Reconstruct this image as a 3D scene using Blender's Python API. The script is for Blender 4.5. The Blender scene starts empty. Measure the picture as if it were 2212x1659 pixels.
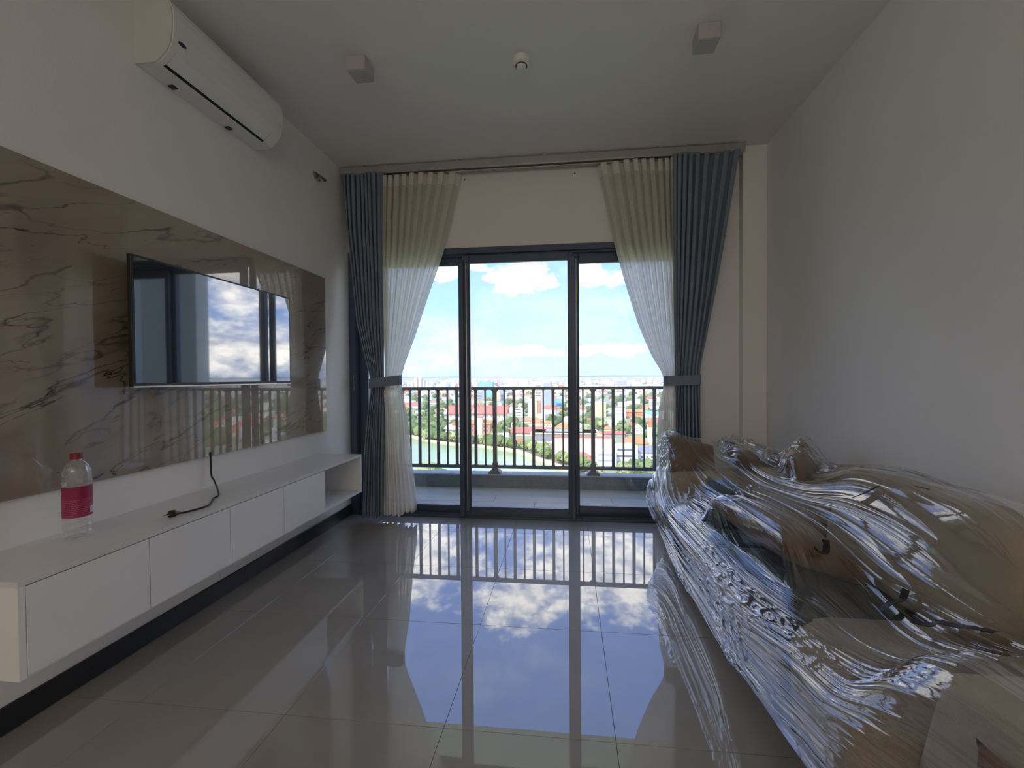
import bpy, bmesh, math, random
import numpy as np
from mathutils import Vector, Matrix, noise

# ------------------------------------------------------------------ camera, world, sun, exposure
H = 1.239                                   # eye height above the floor; floor is z = 0
sc = bpy.context.scene
COL = sc.collection
cam_d = bpy.data.cameras.new('camera')
cam = bpy.data.objects.new('camera', cam_d)
COL.objects.link(cam)
F_PX, CX, CY = 875.1, 1135.67, 827.26
yaw, pit, rol = .1031, -.0139, -.0067
cyw, syw, cp, sp = math.cos(yaw), math.sin(yaw), math.cos(pit), math.sin(pit)
fwd = Vector((-syw*cp, cyw*cp, sp)); rgt0 = Vector((cyw, syw, 0)); up0 = rgt0.cross(fwd)
rgt = math.cos(rol)*rgt0 + math.sin(rol)*up0
upv = -math.sin(rol)*rgt0 + math.cos(rol)*up0
M = Matrix((rgt, upv, -fwd)).transposed().to_4x4()
M.translation = (0, 0, H)
cam.matrix_world = M
cam_d.sensor_fit = 'HORIZONTAL'; cam_d.sensor_width = 36
cam_d.lens = 36*F_PX/2212
cam_d.shift_x = (2212/2 - CX)/2212
cam_d.shift_y = (CY - 1659/2)/2212
cam_d.clip_start = .02; cam_d.clip_end = 60000
sc.camera = cam

sc.view_settings.view_transform = 'Standard'
sc.view_settings.look = 'None'
sc.view_settings.gamma = 1
sc.view_settings.exposure = 0.36
try: sc.view_settings.use_curve_mapping = False
except Exception: pass
sc.cycles.max_bounces = 12
sc.cycles.diffuse_bounces = 5
sc.cycles.glossy_bounces = 5
sc.cycles.transmission_bounces = 8
sc.cycles.transparent_max_bounces = 24
sc.cycles.sample_clamp_indirect = 4
sc.cycles.volume_bounces = 0
try: sc.cycles.use_denoising = True
except Exception: pass

SKY_STRENGTH = 1.7
SUN_STRENGTH = 4.8
REAR_FILL = 46.0

class NT:
    """small helper around a node tree"""
    def __init__(s, tree): s.t = tree; s.n = tree.nodes; s.l = tree.links
    def new(s, typ, **kw):
        nd = s.n.new(typ)
        for k, v in kw.items():
            if k.startswith('i_'):
                nd.inputs[int(k[2:])].default_value = v
            else: setattr(nd, k, v)
        return nd
    def link(s, a, b): s.l.new(a, b)
    def math(s, op, a, b=None, clamp=False):
        nd = s.n.new('ShaderNodeMath'); nd.operation = op; nd.use_clamp = clamp
        for i, v in enumerate((a, b)):
            if v is None: continue
            if isinstance(v, (int, float)): nd.inputs[i].default_value = v
            else: s.l.new(v, nd.inputs[i])
        return nd.outputs[0]
    def ramp(s, fac, stops, interp='LINEAR'):
        nd = s.n.new('ShaderNodeValToRGB'); cr = nd.color_ramp; cr.interpolation = interp
        while len(cr.elements) < len(stops): cr.elements.new(.5)
        for e, (p, c) in zip(cr.elements, stops):
            e.position = p; e.color = (*c, 1) if len(c) == 3 else c
        s.l.new(fac, nd.inputs[0]); return nd.outputs[0]
    def mix(s, fac, a, b):
        nd = s.n.new('ShaderNodeMix'); nd.data_type = 'RGBA'
        for sock, v in ((nd.inputs[0], fac), (nd.inputs[6], a), (nd.inputs[7], b)):
            if isinstance(v, (int, float)): sock.default_value = v
            elif isinstance(v, tuple): sock.default_value = (*v, 1) if len(v) == 3 else v
            else: s.l.new(v, sock)
        return nd.outputs[2]

# ---- sky: a blue afternoon sky with cumulus, painted in azimuth / elevation, the same all round
world = bpy.data.worlds.new('world'); sc.world = world; world.use_nodes = True
w = NT(world.node_tree); w.n.clear()
tc = w.new('ShaderNodeTexCoord')
sep = w.new('ShaderNodeSeparateXYZ'); w.link(tc.outputs['Generated'], sep.inputs[0])
el = w.math('ARCSINE', sep.outputs[2]); az = w.math('ARCTAN2', sep.outputs[0], sep.outputs[1])
elp = w.math('MAXIMUM', el, 0.0)
base = w.ramp(w.math('DIVIDE', elp, math.pi/2), [(0, (.40, .52, .80)), (.035, (.40, .54, .95)), (.09, (.32, .52, 1.0)),
       (.15, (.29, .46, .98)), (.19, (.25, .41, .96)), (.34, (.22, .39, .92)), (1, (.15, .30, .75))])
# noise in a sphere-safe space (direction, flattened near the horizon)
cmb = w.new('ShaderNodeCombineXYZ')
w.link(w.math('MULTIPLY', az, 1.0), cmb.inputs[0]); w.link(w.math('MULTIPLY', el, 1.9), cmb.inputs[1])
n1 = w.new('ShaderNodeTexNoise'); n1.inputs['Scale'].default_value = 16; n1.inputs['Detail'].default_value = 6
n1.inputs['Roughness'].default_value = .62
w.link(cmb.outputs[0], n1.inputs['Vector'])
nz = w.math('MULTIPLY', w.math('SUBTRACT', n1.outputs['Fac'], .5), 2.1)
clouds = None
BLOBS = [(-.1135, .2454, .070, .040), (.0836, .235, .052, .022), (.056, .2468, .030, .028), (-.2988, .2475, .034, .018),
         (-.109, .0663, .052, .012), (-.0634, .0591, .062, .008), (.0474, .0645, .032, .014), (.132, .0651, .054, .014),
         (-.304, .0428, .016, .009), (-.2209, .2626, .022, .010), (.42, .33, .16, .10), (.66, .23, .22, .10), (.74, .06, .2, .05), (.80, .36, .18, .10), (.56, .07, .26, .03),
         (-.42, .40, .20, .09), (.10, .44, .22, .09), (-.12, .50, .12, .06), (.95, .12, .18, .06), (-.75, .30, .2, .1),
         (2.2, .35, .3, .15), (3.0, .5, .3, .12), (-2.1, .4, .35, .15), (-2.8, .2, .3, .08), (1.5, .45, .25, .12), (-1.4, .5, .3, .12)]
for a0, e0, ra, re in BLOBS:
    da = w.math('DIVIDE', w.math('SUBTRACT', az, a0), ra); de = w.math('DIVIDE', w.math('SUBTRACT', el, e0), re)
    d = w.math('SQRT', w.math('ADD', w.math('MULTIPLY', da, da), w.math('MULTIPLY', de, de)))
    v = w.math('SUBTRACT', 1.25, d)
    clouds = v if clouds is None else w.math('MAXIMUM', clouds, v)
cm = w.math('ADD', clouds, nz)
# broad thin cloud high up
n2 = w.new('ShaderNodeTexNoise'); n2.inputs['Scale'].default_value = 3.2; n2.inputs['Detail'].default_value = 5
w.link(cmb.outputs[0], n2.inputs['Vector'])
thin = w.math('MULTIPLY', w.math('SUBTRACT', n2.outputs['Fac'], .50), 5.0, clamp=True)
thin = w.math('MULTIPLY', thin, .16)
mask = w.math('MULTIPLY', cm, 1.35, clamp=True)
mask = w.math('MAXIMUM', mask, thin)
shade = w.ramp(n1.outputs['Fac'], [(.35, (.62, .70, .92)), (.60, (1.8, 1.7, 1.62))])
skyc = w.mix(mask, base, shade)
ground = w.math('LESS_THAN', el, -.002)
skyc = w.mix(ground, skyc, (.36, .42, .44))
bg = w.new('ShaderNodeBackground'); bg.inputs[1].default_value = SKY_STRENGTH
w.link(skyc, bg.inputs[0])
wo = w.new('ShaderNodeOutputWorld'); w.link(bg.outputs[0], wo.inputs[0])
try: world.cycles.sampling_method = 'MANUAL'; world.cycles.sample_map_resolution = 1024
except Exception: pass

sun_d = bpy.data.lights.new('sun', 'SUN'); sun_d.energy = SUN_STRENGTH; sun_d.angle = .01; sun_d.color = (1, .93, .82)
sun = bpy.data.objects.new('sun', sun_d); COL.objects.link(sun)
sun.rotation_euler = Vector((.40, .60, -.70)).to_track_quat('-Z', 'Y').to_euler()
sun.location = (-40, -60, 70)

# added fill light without a fitting, well behind the camera, to brighten the room
def area(name, loc, size, power, col, rot=(0, 0, 0)):
    d = bpy.data.lights.new(name, 'AREA'); d.shape = 'RECTANGLE'; d.size, d.size_y = size; d.energy = power; d.color = col
    o = bpy.data.objects.new(name, d); COL.objects.link(o); o.location = loc; o.rotation_euler = rot; return o
area('rear_fill_uplight', (-.2, -3.4, 2.20), (2.6, 2.6), REAR_FILL, (1, .88, .75), (math.radians(180), 0, 0))

# ------------------------------------------------------------------ helpers
random.seed(7); rng = np.random.RandomState(11)
OFF = {}                                    # object -> world offset of its local frame
def tag(o, label=None, cat=None, group=None, kind=None):
    if label: o['label'] = label
    if cat: o['category'] = cat
    if group: o['group'] = group
    if kind: o['kind'] = kind
    return o
def empty(name, loc, label=None, cat=None, group=None, kind=None):
    o = bpy.data.objects.new(name, None); COL.objects.link(o); o.location = loc
    o.empty_display_size = .05
    OFF[o.name] = Vector(loc)
    return tag(o, label, cat, group, kind)
class MB:
    """collects world-space geometry for ONE mesh object"""
    def __init__(s): s.v = []; s.f = []; s.m = []; s.mi = 0; s.uv = None
    def face(s, ids): s.f.append(tuple(ids)); s.m.append(s.mi)
    def add(s, vs, fs):
        b = len(s.v); s.v += [tuple(v) for v in vs]
        for f in fs: s.face([b+i for i in f])
        return s
    def box(s, x0, x1, y0, y1, z0, z1):
        x0, x1 = min(x0, x1), max(x0, x1); y0, y1 = min(y0, y1), max(y0, y1); z0, z1 = min(z0, z1), max(z0, z1)
        return s.add([(x0,y0,z0),(x1,y0,z0),(x1,y1,z0),(x0,y1,z0),(x0,y0,z1),(x1,y0,z1),(x1,y1,z1),(x0,y1,z1)],
                     [(0,3,2,1),(4,5,6,7),(0,1,5,4),(1,2,6,5),(2,3,7,6),(3,0,4,7)])
    def rbox(s, x0, x1, y0, y1, z0, z1, r=.01, seg=2):
        bm = bmesh.new(); bmesh.ops.create_cube(bm, size=1)
        for v in bm.verts:
            v.co = Vector(((x0+x1)/2+v.co.x*(x1-x0), (y0+y1)/2+v.co.y*(y1-y0), (z0+z1)/2+v.co.z*(z1-z0)))
        bmesh.ops.bevel(bm, geom=bm.edges[:], offset=r, segments=seg, profile=.5, affect='EDGES')
        bm.verts.ensure_lookup_table()
        s.add([v.co for v in bm.verts], [[v.index for v in f.verts] for f in bm.faces]); bm.free(); return s
    def prism(s, poly, axis, a, b):
        """poly of 2D points extruded along axis x, y or z from a to b"""
        def P(p, t):
            return {'x': (t, p[0], p[1]), 'y': (p[0], t, p[1]), 'z': (p[0], p[1], t)}[axis]
        n = len(poly)
        vs = [P(p, a) for p in poly] + [P(p, b) for p in poly]
        return s.add(vs, [tuple(range(n))[::-1], tuple(range(n, 2*n))] + [(i, (i+1) % n, n+(i+1) % n, n+i) for i in range(n)])
    def cyl(s, c, r0, r1, z0, z1, n=24, axis='z', cap=True):
        vs = []
        for r, z in ((r0, z0), (r1, z1)):
            for k in range(n):
                a = 2*math.pi*k/n; u, v = r*math.cos(a), r*math.sin(a)
                vs.append({'z': (c[0]+u, c[1]+v, c[2]+z), 'x': (c[0]+z, c[1]+u, c[2]+v), 'y': (c[0]+u, c[1]+z, c[2]+v)}[axis])
        fs = [(k, (k+1) % n, n+(k+1) % n, n+k) for k in range(n)]
        if cap: fs += [tuple(range(n))[::-1], tuple(range(n, 2*n))]
        return s.add(vs, fs)
    def lathe(s, c, prof, n=32):
        vs = []; m = len(prof)
        for r, z in prof:
            for k in range(n):
                a = 2*math.pi*k/n; vs.append((c[0]+r*math.cos(a), c[1]+r*math.sin(a), c[2]+z))
        fs = [(j*n+k, j*n+(k+1) % n, (j+1)*n+(k+1) % n, (j+1)*n+k) for j in range(m-1) for k in range(n)]
        return s.add(vs, fs)
    def tube(s, pts, r, n=8):
        pts = [Vector(p) for p in pts]; rs = r if isinstance(r, (list, tuple)) else [r]*len(pts)
        b = len(s.v); prev = None
        for i, p in enumerate(pts):
            t = (pts[min(i+1, len(pts)-1)] - pts[max(i-1, 0)]).normalized()
            a = (prev - t*prev.dot(t)) if prev else t.orthogonal()
            a.normalize(); prev = a; bb = t.cross(a)
            for k in range(n):
                q = 2*math.pi*k/n; s.v.append(tuple(p + (a*math.cos(q)+bb*math.sin(q))*rs[i]))
        for i in range(len(pts)-1):
            for k in range(n):
                s.face((b+i*n+k, b+i*n+(k+1) % n, b+(i+1)*n+(k+1) % n, b+(i+1)*n+k))
        s.face([b+k for k in range(n)][::-1]); s.face([b+(len(pts)-1)*n+k for k in range(n)])
        return s
    def build(s, name, mat, parent=None, smooth=False, loc=None, angle=None):
        off = Vector((0, 0, 0))
        if parent is not None: off = OFF[parent.name]
        elif loc is not None: off = Vector(loc)
        me = bpy.data.meshes.new(name)
        me.from_pydata([(x-off.x, y-off.y, z-off.z) for x, y, z in s.v], [], s.f)
        mats = mat if isinstance(mat, (list, tuple)) else [mat]
        for m in mats: me.materials.append(m)
        if len(mats) > 1: me.polygons.foreach_set('material_index', s.m)
        if smooth: me.polygons.foreach_set('use_smooth', [True]*len(me.polygons))
        me.update()
        o = bpy.data.objects.new(name, me); COL.objects.link(o)
        if parent is not None: o.parent = parent; OFF[o.name] = off
        else: o.location = off; OFF[o.name] = off
        if smooth and angle:
            try: me.set_sharp_from_angle(angle=math.radians(angle))
            except Exception: pass
        return o
def struct(name, mb, mat, **k):
    o = mb.build(name, mat, **k); o['kind'] = 'structure'; return o
def inst(name, me, loc, parent=None, rot=None):
    o = bpy.data.objects.new(name, me); COL.objects.link(o)
    if parent is not None: o.parent = parent; o.location = Vector(loc) - OFF[parent.name]
    else: o.location = loc
    if rot is not None: o.rotation_euler = rot
    OFF[o.name] = Vector(loc)
    return o

# ------------------------------------------------------------------ materials
MATS = {}
def pbr(name, col, rough=.5, metal=0, bump=0, bscale=60, var=0, vscale=6, spec=None, coat=0, ior=None, detail=4, stretch=None, coat_ior=None, sheen=0, bdist=.02):
    m = bpy.data.materials.new(name); m.use_nodes = True; t = NT(m.node_tree)
    b = t.n['Principled BSDF']; b.inputs['Base Color'].default_value = (*col, 1)
    b.inputs['Roughness'].default_value = rough; b.inputs['Metallic'].default_value = metal
    if spec is not None: b.inputs['Specular IOR Level'].default_value = spec
    if ior: b.inputs['IOR'].default_value = ior
    if coat: b.inputs['Coat Weight'].default_value = coat; b.inputs['Coat Roughness'].default_value = .03
    if coat_ior: b.inputs['Coat IOR'].default_value = coat_ior
    if sheen: b.inputs['Sheen Weight'].default_value = sheen
    if bump or var:
        c = t.new('ShaderNodeTexCoord'); src = c.outputs['Object']
        if stretch:
            mp = t.new('ShaderNodeMapping'); mp.inputs['Scale'].default_value = stretch; t.link(src, mp.inputs[0]); src = mp.outputs[0]
    if var:
        n = t.new('ShaderNodeTexNoise'); n.inputs['Scale'].default_value = vscale; n.inputs['Detail'].default_value = detail; t.link(src, n.inputs['Vector'])
        lo = tuple(max(0, x*(1-var)) for x in col); hi = tuple(min(1, x*(1+var)) for x in col)
        t.link(t.ramp(n.outputs['Fac'], [(.3, lo), (.7, hi)]), b.inputs['Base Color'])
    if bump:
        n = t.new('ShaderNodeTexNoise'); n.inputs['Scale'].default_value = bscale; n.inputs['Detail'].default_value = 3; t.link(src, n.inputs['Vector'])
        bp = t.new('ShaderNodeBump'); bp.inputs['Strength'].default_value = bump; bp.inputs['Distance'].default_value = bdist
        t.link(n.outputs['Fac'], bp.inputs['Height']); t.link(bp.outputs[0], b.inputs['Normal'])
    MATS[name] = m; return m
wall_m = pbr('wall_paint', (.87, .86, .845), .75, bump=.08, bscale=180, var=.015, vscale=3)
ceil_m = pbr('ceiling_paint', (.85, .84, .82), .85, bump=.05, bscale=160, var=.012, vscale=2)
lam_m = pbr('white_laminate', (.88, .88, .88), .38, bump=.03, bscale=220, var=.01, vscale=5)
lam_top = pbr('white_laminate_top', (.76, .76, .755), .30, bump=.03, bscale=220, var=.02, vscale=4)
base_m = pbr('black_skirting', (.018, .018, .020), .38, bump=.03, bscale=120, var=.15, vscale=10)
grout_m = pbr('grout', (.27, .25, .225), .7, var=.05)
frame_m = pbr('slate_aluminium', (.075, .10, .155), .34, metal=.25, bump=.02, bscale=300, var=.05, vscale=4)
rail_m = pbr('railing_paint', (.075, .085, .10), .42, bump=.05, bscale=200, var=.1, vscale=12)
plast_w = pbr('white_plastic', (.80, .80, .77), .32, bump=.01, bscale=200, var=.01)
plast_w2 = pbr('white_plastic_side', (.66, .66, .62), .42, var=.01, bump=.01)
plast_b = pbr('black_plastic', (.012, .012, .013), .35, var=.1, bump=.02)
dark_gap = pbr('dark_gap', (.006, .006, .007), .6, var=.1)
alu_m = pbr('aluminium', (.62, .62, .60), .3, metal=.9, bump=.02, bscale=300, var=.03)
brass_m = pbr('dull_brass', (.30, .27, .20), .35, metal=.8, bump=.02, var=.1)
chrome_m = pbr('chrome', (.75, .75, .76), .15, metal=1, var=.02)
beige_f = pbr('beige_upholstery', (.34, .285, .215), .9, bump=.35, bscale=420, var=.10, vscale=9, sheen=.2, bdist=.004)
beige_f2 = pbr('pale_beige_upholstery', (.42, .37, .29), .9, bump=.35, bscale=420, var=.08, vscale=9, sheen=.2, bdist=.004)
brown_f = pbr('brown_fabric', (.17, .10, .065), .92, bump=.5, bscale=380, var=.16, vscale=14, sheen=.2, bdist=.004)
dbrown_f = pbr('dark_brown_fabric', (.08, .05, .036), .92, bump=.4, bscale=360, var=.16, vscale=12, bdist=.004)
grey_f = pbr('charcoal_fabric', (.042, .050, .064), .9, bump=.4, bscale=420, var=.12, vscale=10, sheen=.15, bdist=.004)
bgrey_f = pbr('slate_blue_fabric', (.13, .19, .27), .85, bump=.4, bscale=420, var=.1, vscale=10, bdist=.004)
tape_m = pbr('black_tape', (.012, .010, .011), .42, bump=.2, bscale=90, var=.15)
cyc_cap = pbr('red_cap', (.26, .018, .05), .35, bump=.02, var=.04)
granite_m = pbr('grey_render', (.36, .39, .45), .7, bump=.5, bscale=90, var=.22, vscale=60)
stone_m = pbr('parapet_render', (.17, .20, .225), .85, bump=.7, bscale=55, var=.10, vscale=28)
cope_m = pbr('parapet_coping', (.40, .45, .52), .6, bump=.5, bscale=70, var=.10, vscale=30)

# floor tile: glossy porcelain
def tile_mat():
    m = bpy.data.materials.new('porcelain_tile'); m.use_nodes = True; t = NT(m.node_tree); b = t.n['Principled BSDF']
    c = t.new('ShaderNodeTexCoord'); g = t.new('ShaderNodeNewGeometry')
    n = t.new('ShaderNodeTexNoise'); n.inputs['Scale'].default_value = 3; n.inputs['Detail'].default_value = 5; t.link(g.outputs['Position'], n.inputs['Vector'])
    t.link(t.ramp(n.outputs['Fac'], [(.3, (.305, .275, .235)), (.7, (.355, .322, .282))]), b.inputs['Base Color'])
    b.inputs['Roughness'].default_value = .45; b.inputs['IOR'].default_value = 1.4
    b.inputs['Coat Weight'].default_value = 1; b.inputs['Coat IOR'].default_value = 2.15; b.inputs['Coat Roughness'].default_value = .008
    n2 = t.new('ShaderNodeTexNoise'); n2.inputs['Scale'].default_value = 2.2; n2.inputs['Detail'].default_value = 1; t.link(g.outputs['Position'], n2.inputs['Vector'])
    bp = t.new('ShaderNodeBump'); bp.inputs['Strength'].default_value = .004; bp.inputs['Distance'].default_value = .02
    t.link(n2.outputs['Fac'], bp.inputs['Height']); t.link(bp.outputs[0], b.inputs['Coat Normal'])
    return m
tile_m = tile_mat()

def marble_mat():
    m = bpy.data.materials.new('brown_marble'); m.use_nodes = True; t = NT(m.node_tree); b = t.n['Principled BSDF']
    g = t.new('ShaderNodeNewGeometry')
    mr = t.new('ShaderNodeMapping'); mr.inputs['Rotation'].default_value = (math.radians(-24), 0, 0); t.link(g.outputs['Position'], mr.inputs[0])
    mp = t.new('ShaderNodeMapping'); mp.inputs['Scale'].default_value = (1, .42, 2.1)
    t.link(mr.outputs[0], mp.inputs[0])
    n = t.new('ShaderNodeTexNoise'); n.inputs['Scale'].default_value = 2.2; n.inputs['Detail'].default_value = 7; n.inputs['Roughness'].default_value = .6; t.link(mp.outputs[0], n.inputs['Vector'])
    base = t.ramp(n.outputs['Fac'], [(.25, (.240, .188, .138)), (.5, (.305, .250, .192)), (.75, (.370, .315, .252))])
    # veins: thin ridges of distorted noise
    nd = t.new('ShaderNodeTexNoise'); nd.inputs['Scale'].default_value = 7; nd.inputs['Detail'].default_value = 5; t.link(mp.outputs[0], nd.inputs['Vector'])
    vm = t.new('ShaderNodeVectorMath'); vm.operation = 'MULTIPLY_ADD'; t.link(nd.outputs['Color'], vm.inputs[0]); vm.inputs[1].default_value = (.28, .28, .28); t.link(mp.outputs[0], vm.inputs[2])
    out = base
    for sc_, thr, colr, dim in ((1.7, .008, (.045, .018, .012), .8), (3.1, .010, (.075, .04, .025), .55), (2.3, .006, (.03, .012, .01), .9)):
        v = t.new('ShaderNodeTexNoise'); v.inputs['Scale'].default_value = sc_; v.inputs['Detail'].default_value = 1.5
        mv = t.new('ShaderNodeMapping'); mv.inputs['Location'].default_value = (sc_*3, sc_*5, 0); t.link(vm.outputs[0], mv.inputs[0]); t.link(mv.outputs[0], v.inputs['Vector'])
        d = t.math('ABSOLUTE', t.math('SUBTRACT', v.outputs['Fac'], .5))
        k = t.math('SUBTRACT', 1.0, t.math('DIVIDE', d, thr), clamp=True)
        gate = t.new('ShaderNodeTexNoise'); gate.inputs['Scale'].default_value = 2.4; t.link(mv.outputs[0], gate.inputs['Vector'])
        k = t.math('MULTIPLY', k, t.math('MULTIPLY', t.math('SUBTRACT', gate.outputs['Fac'], .42), 6*dim, clamp=True))
        out = t.mix(k, out, colr)
    t.link(out, b.inputs['Base Color'])
    b.inputs['Roughness'].default_value = .25
    b.inputs['Coat Weight'].default_value = 1; b.inputs['Coat IOR'].default_value = 1.9; b.inputs['Coat Roughness'].default_value = .015
    n2 = t.new('ShaderNodeTexNoise'); n2.inputs['Scale'].default_value = 2.4; n2.inputs['Detail'].default_value = 1; t.link(g.outputs['Position'], n2.inputs['Vector'])
    bp = t.new('ShaderNodeBump'); bp.inputs['Strength'].default_value = .022; bp.inputs['Distance'].default_value = .02
    t.link(n2.outputs['Fac'], bp.inputs['Height']); t.link(bp.outputs[0], b.inputs['Coat Normal'])
    return m
marble_m = marble_mat()

def thin_clear(name, ior=1.5, rough=.0, haze=.0, hazecol=(.9, .92, .95), tint=(1, 1, 1), gain=1.0, bump=0):
    """thin clear sheet: Fresnel-weighted gloss over straight-through transmission"""
    m = bpy.data.materials.new(name); m.use_nodes = True; t = NT(m.node_tree); t.n.clear()
    gi = t.new('ShaderNodeNewGeometry'); dt = t.new('ShaderNodeVectorMath'); dt.operation = 'DOT_PRODUCT'
    t.link(gi.outputs['Incoming'], dt.inputs[0]); t.link(gi.outputs['Normal'], dt.inputs[1])
    F0 = ((ior-1)/(ior+1))**2
    sch = t.math('POWER', t.math('SUBTRACT', 1.0, t.math('ABSOLUTE', dt.outputs['Value']), clamp=True), 5.0)
    frs = t.math('ADD', t.math('MULTIPLY', sch, 1-F0), F0)
    gl = t.new('ShaderNodeBsdfGlossy'); gl.inputs['Roughness'].default_value = rough; gl.inputs['Color'].default_value = (1, 1, 1, 1)
    tr = t.new('ShaderNodeBsdfTransparent'); tr.inputs['Color'].default_value = (*tint, 1)
    if bump:
        c = t.new('ShaderNodeTexCoord'); n = t.new('ShaderNodeTexNoise'); n.inputs['Scale'].default_value = 38; n.inputs['Detail'].default_value = 4
        mp = t.new('ShaderNodeMapping'); mp.inputs['Scale'].default_value = (2.2, .35, 1.5); t.link(c.outputs['Object'], mp.inputs[0]); t.link(mp.outputs[0], n.inputs['Vector'])
        bp = t.new('ShaderNodeBump'); bp.inputs['Strength'].default_value = bump; bp.inputs['Distance'].default_value = .01
        t.link(n.outputs['Fac'], bp.inputs['Height']); t.link(bp.outputs[0], gl.inputs['Normal']); t.link(bp.outputs[0], dt.inputs[1])
    base = tr.outputs[0]
    if haze:
        df = t.new('ShaderNodeBsdfDiffuse'); df.inputs['Color'].default_value = (*hazecol, 1)
        tl = t.new('ShaderNodeBsdfTranslucent'); tl.inputs['Color'].default_value = (*hazecol, 1)
        m0 = t.new('ShaderNodeMixShader'); m0.inputs[0].default_value = .5; t.link(df.outputs[0], m0.inputs[1]); t.link(tl.outputs[0], m0.inputs[2])
        m1 = t.new('ShaderNodeMixShader'); m1.inputs[0].default_value = haze; t.link(tr.outputs[0], m1.inputs[1]); t.link(m0.outputs[0], m1.inputs[2]); base = m1.outputs[0]
    f = t.math('MULTIPLY', frs, 1.8*gain, clamp=True)
    mx = t.new('ShaderNodeMixShader'); t.link(f, mx.inputs[0]); t.link(base, mx.inputs[1]); t.link(gl.outputs[0], mx.inputs[2])
    o = t.new('ShaderNodeOutputMaterial'); t.link(mx.outputs[0], o.inputs[0]); return m
glass_m = thin_clear('window_glass', 1.45, .0, tint=(.985, .995, .99), gain=.9)
sheet_m = thin_clear('plastic_sheet', 1.5, .03, haze=.008, gain=1.4, bump=.05)
bottle_m = thin_clear('clear_plastic_bottle', 1.5, .05, haze=.16, hazecol=(.85, .85, .86), tint=(.93, .93, .93), gain=1.4)

def cloth(name, col, transl=.5, open_=0., weave=900, var=.06):
    m = bpy.data.materials.new(name); m.use_nodes = True; t = NT(m.node_tree); t.n.clear()
    c = t.new('ShaderNodeTexCoord')
    mp = t.new('ShaderNodeMapping'); mp.inputs['Scale'].default_value = (4, 4, 60); t.link(c.outputs['Object'], mp.inputs[0])
    n = t.new('ShaderNodeTexNoise'); n.inputs['Scale'].default_value = 6; n.inputs['Detail'].default_value = 4; t.link(mp.outputs[0], n.inputs['Vector'])
    cc = t.ramp(n.outputs['Fac'], [(.3, tuple(x*(1-var) for x in col)), (.7, tuple(min(1, x*(1+var)) for x in col))])
    df = t.new('ShaderNodeBsdfDiffuse'); tl = t.new('ShaderNodeBsdfTranslucent'); t.link(cc, df.inputs[0]); t.link(cc, tl.inputs[0])
    m0 = t.new('ShaderNodeMixShader'); m0.inputs[0].default_value = transl; t.link(df.outputs[0], m0.inputs[1]); t.link(tl.outputs[0], m0.inputs[2])
    last = m0.outputs[0]
    if open_:
        tr = t.new('ShaderNodeBsdfTransparent'); m1 = t.new('ShaderNodeMixShader')
        f = t.math('ADD', t.math('MULTIPLY', t.math('SUBTRACT', n.outputs['Fac'], .5), .5), open_, clamp=True)
        t.link(f, m1.inputs[0]); t.link(last, m1.inputs[1]); t.link(tr.outputs[0], m1.inputs[2]); last = m1.outputs[0]
    o = t.new('ShaderNodeOutputMaterial'); t.link(last, o.inputs[0]); return m
drape_m = cloth('slate_blue_drape', (.225, .275, .345), .08)
tie_m = cloth('slate_blue_tieback', (.22, .275, .36), .03)
sheer_m = cloth('ivory_sheer', (.88, .845, .765), .60, .09, var=.07)
sheer_hem_m = cloth('ivory_sheer_hem', (.90, .87, .80), .35, .0, var=.05)

# ------------------------------------------------------------------ room shell
XL, XR, YW, YB, ZC = -1.975, 1.592, 3.505, -5.0, 1.843+H
# floor: grout bed with 600 mm tiles as parts
fl = struct('floor', MB().box(XL-.1, XR+.1, YB, YW+.15, -.22, -.004), grout_m)
full = MB().rbox(-.2993, .2993, -.2993, .2993, -.004, 0, .0006, 1)
tm = full.build('tile', tile_m); tile_me = tm.data; bpy.data.objects.remove(tm)
OFF['floor'] = Vector((0, 0, 0))
xs = [-.443+.6*k for k in range(-3, 5)]; ys = [1.978+.6*k for k in range(-12, 4)]
for i in range(len(xs)-1):
    for j in range(len(ys)-1):
        x0, x1, y0, y1 = xs[i], xs[i+1], ys[j], ys[j+1]
        a0, a1, b0, b1 = max(x0, XL), min(x1, XR), max(y0, YB), min(y1, YW)
        if a1-a0 < .01 or b1-b0 < .01: continue
        if (a0, a1, b0, b1) == (x0, x1, y0, y1): inst('tile', tile_me, ((x0+x1)/2, (y0+y1)/2, 0), fl)
        else: MB().rbox(a0+.0007, a1-.0007, b0+.0007, b1-.0007, -.004, 0, .0006, 1).build('tile', tile_m, fl)
y0 = ys[-1]
for i in range(len(xs)-1):
    a0, a1 = max(xs[i], XL), min(xs[i+1], XR)
    if y0 < YW and a1-a0 > .01: MB().rbox(a0+.001, a1-.001, max(y0, YB)+.001, YW-.001, -.004, 0, .0006, 1).build('tile', tile_m, fl)

struct('ceiling', MB().box(XL-.1, XR+.1, YB, YW+.15, ZC, ZC+.2), ceil_m)
struct('wall_left', MB().box(XL-.12, XL, YB, YW+.12, 0, ZC), wall_m)
struct('wall_right', MB().box(XR, XR+.12, YB, YW+.12, 0, ZC), wall_m)
struct('wall_back', MB().box(XL-.12, XR+.12, YB-.12, YB, 0, ZC), wall_m)
WT = 1.141+H
struct('wall_window', MB().box(XL, XR, YW, YW+.15, WT, ZC).box(1.096, XR, YW, YW+.15, 0, WT), wall_m)
struct('trim_1', MB().rbox(1.405, XR, 3.43, YW, 0, ZC, .004, 1), wall_m)              # shallow pier in the far right corner
struct('baseboard_left', MB().rbox(XL, XL+.013, YB+.02, YW-.002, 0, .097, .003, 1), base_m)
struct('baseboard_right', MB().rbox(XR-.013, XR, YB+.02, 3.428, 0, .097, .003, 1), base_m)

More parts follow.
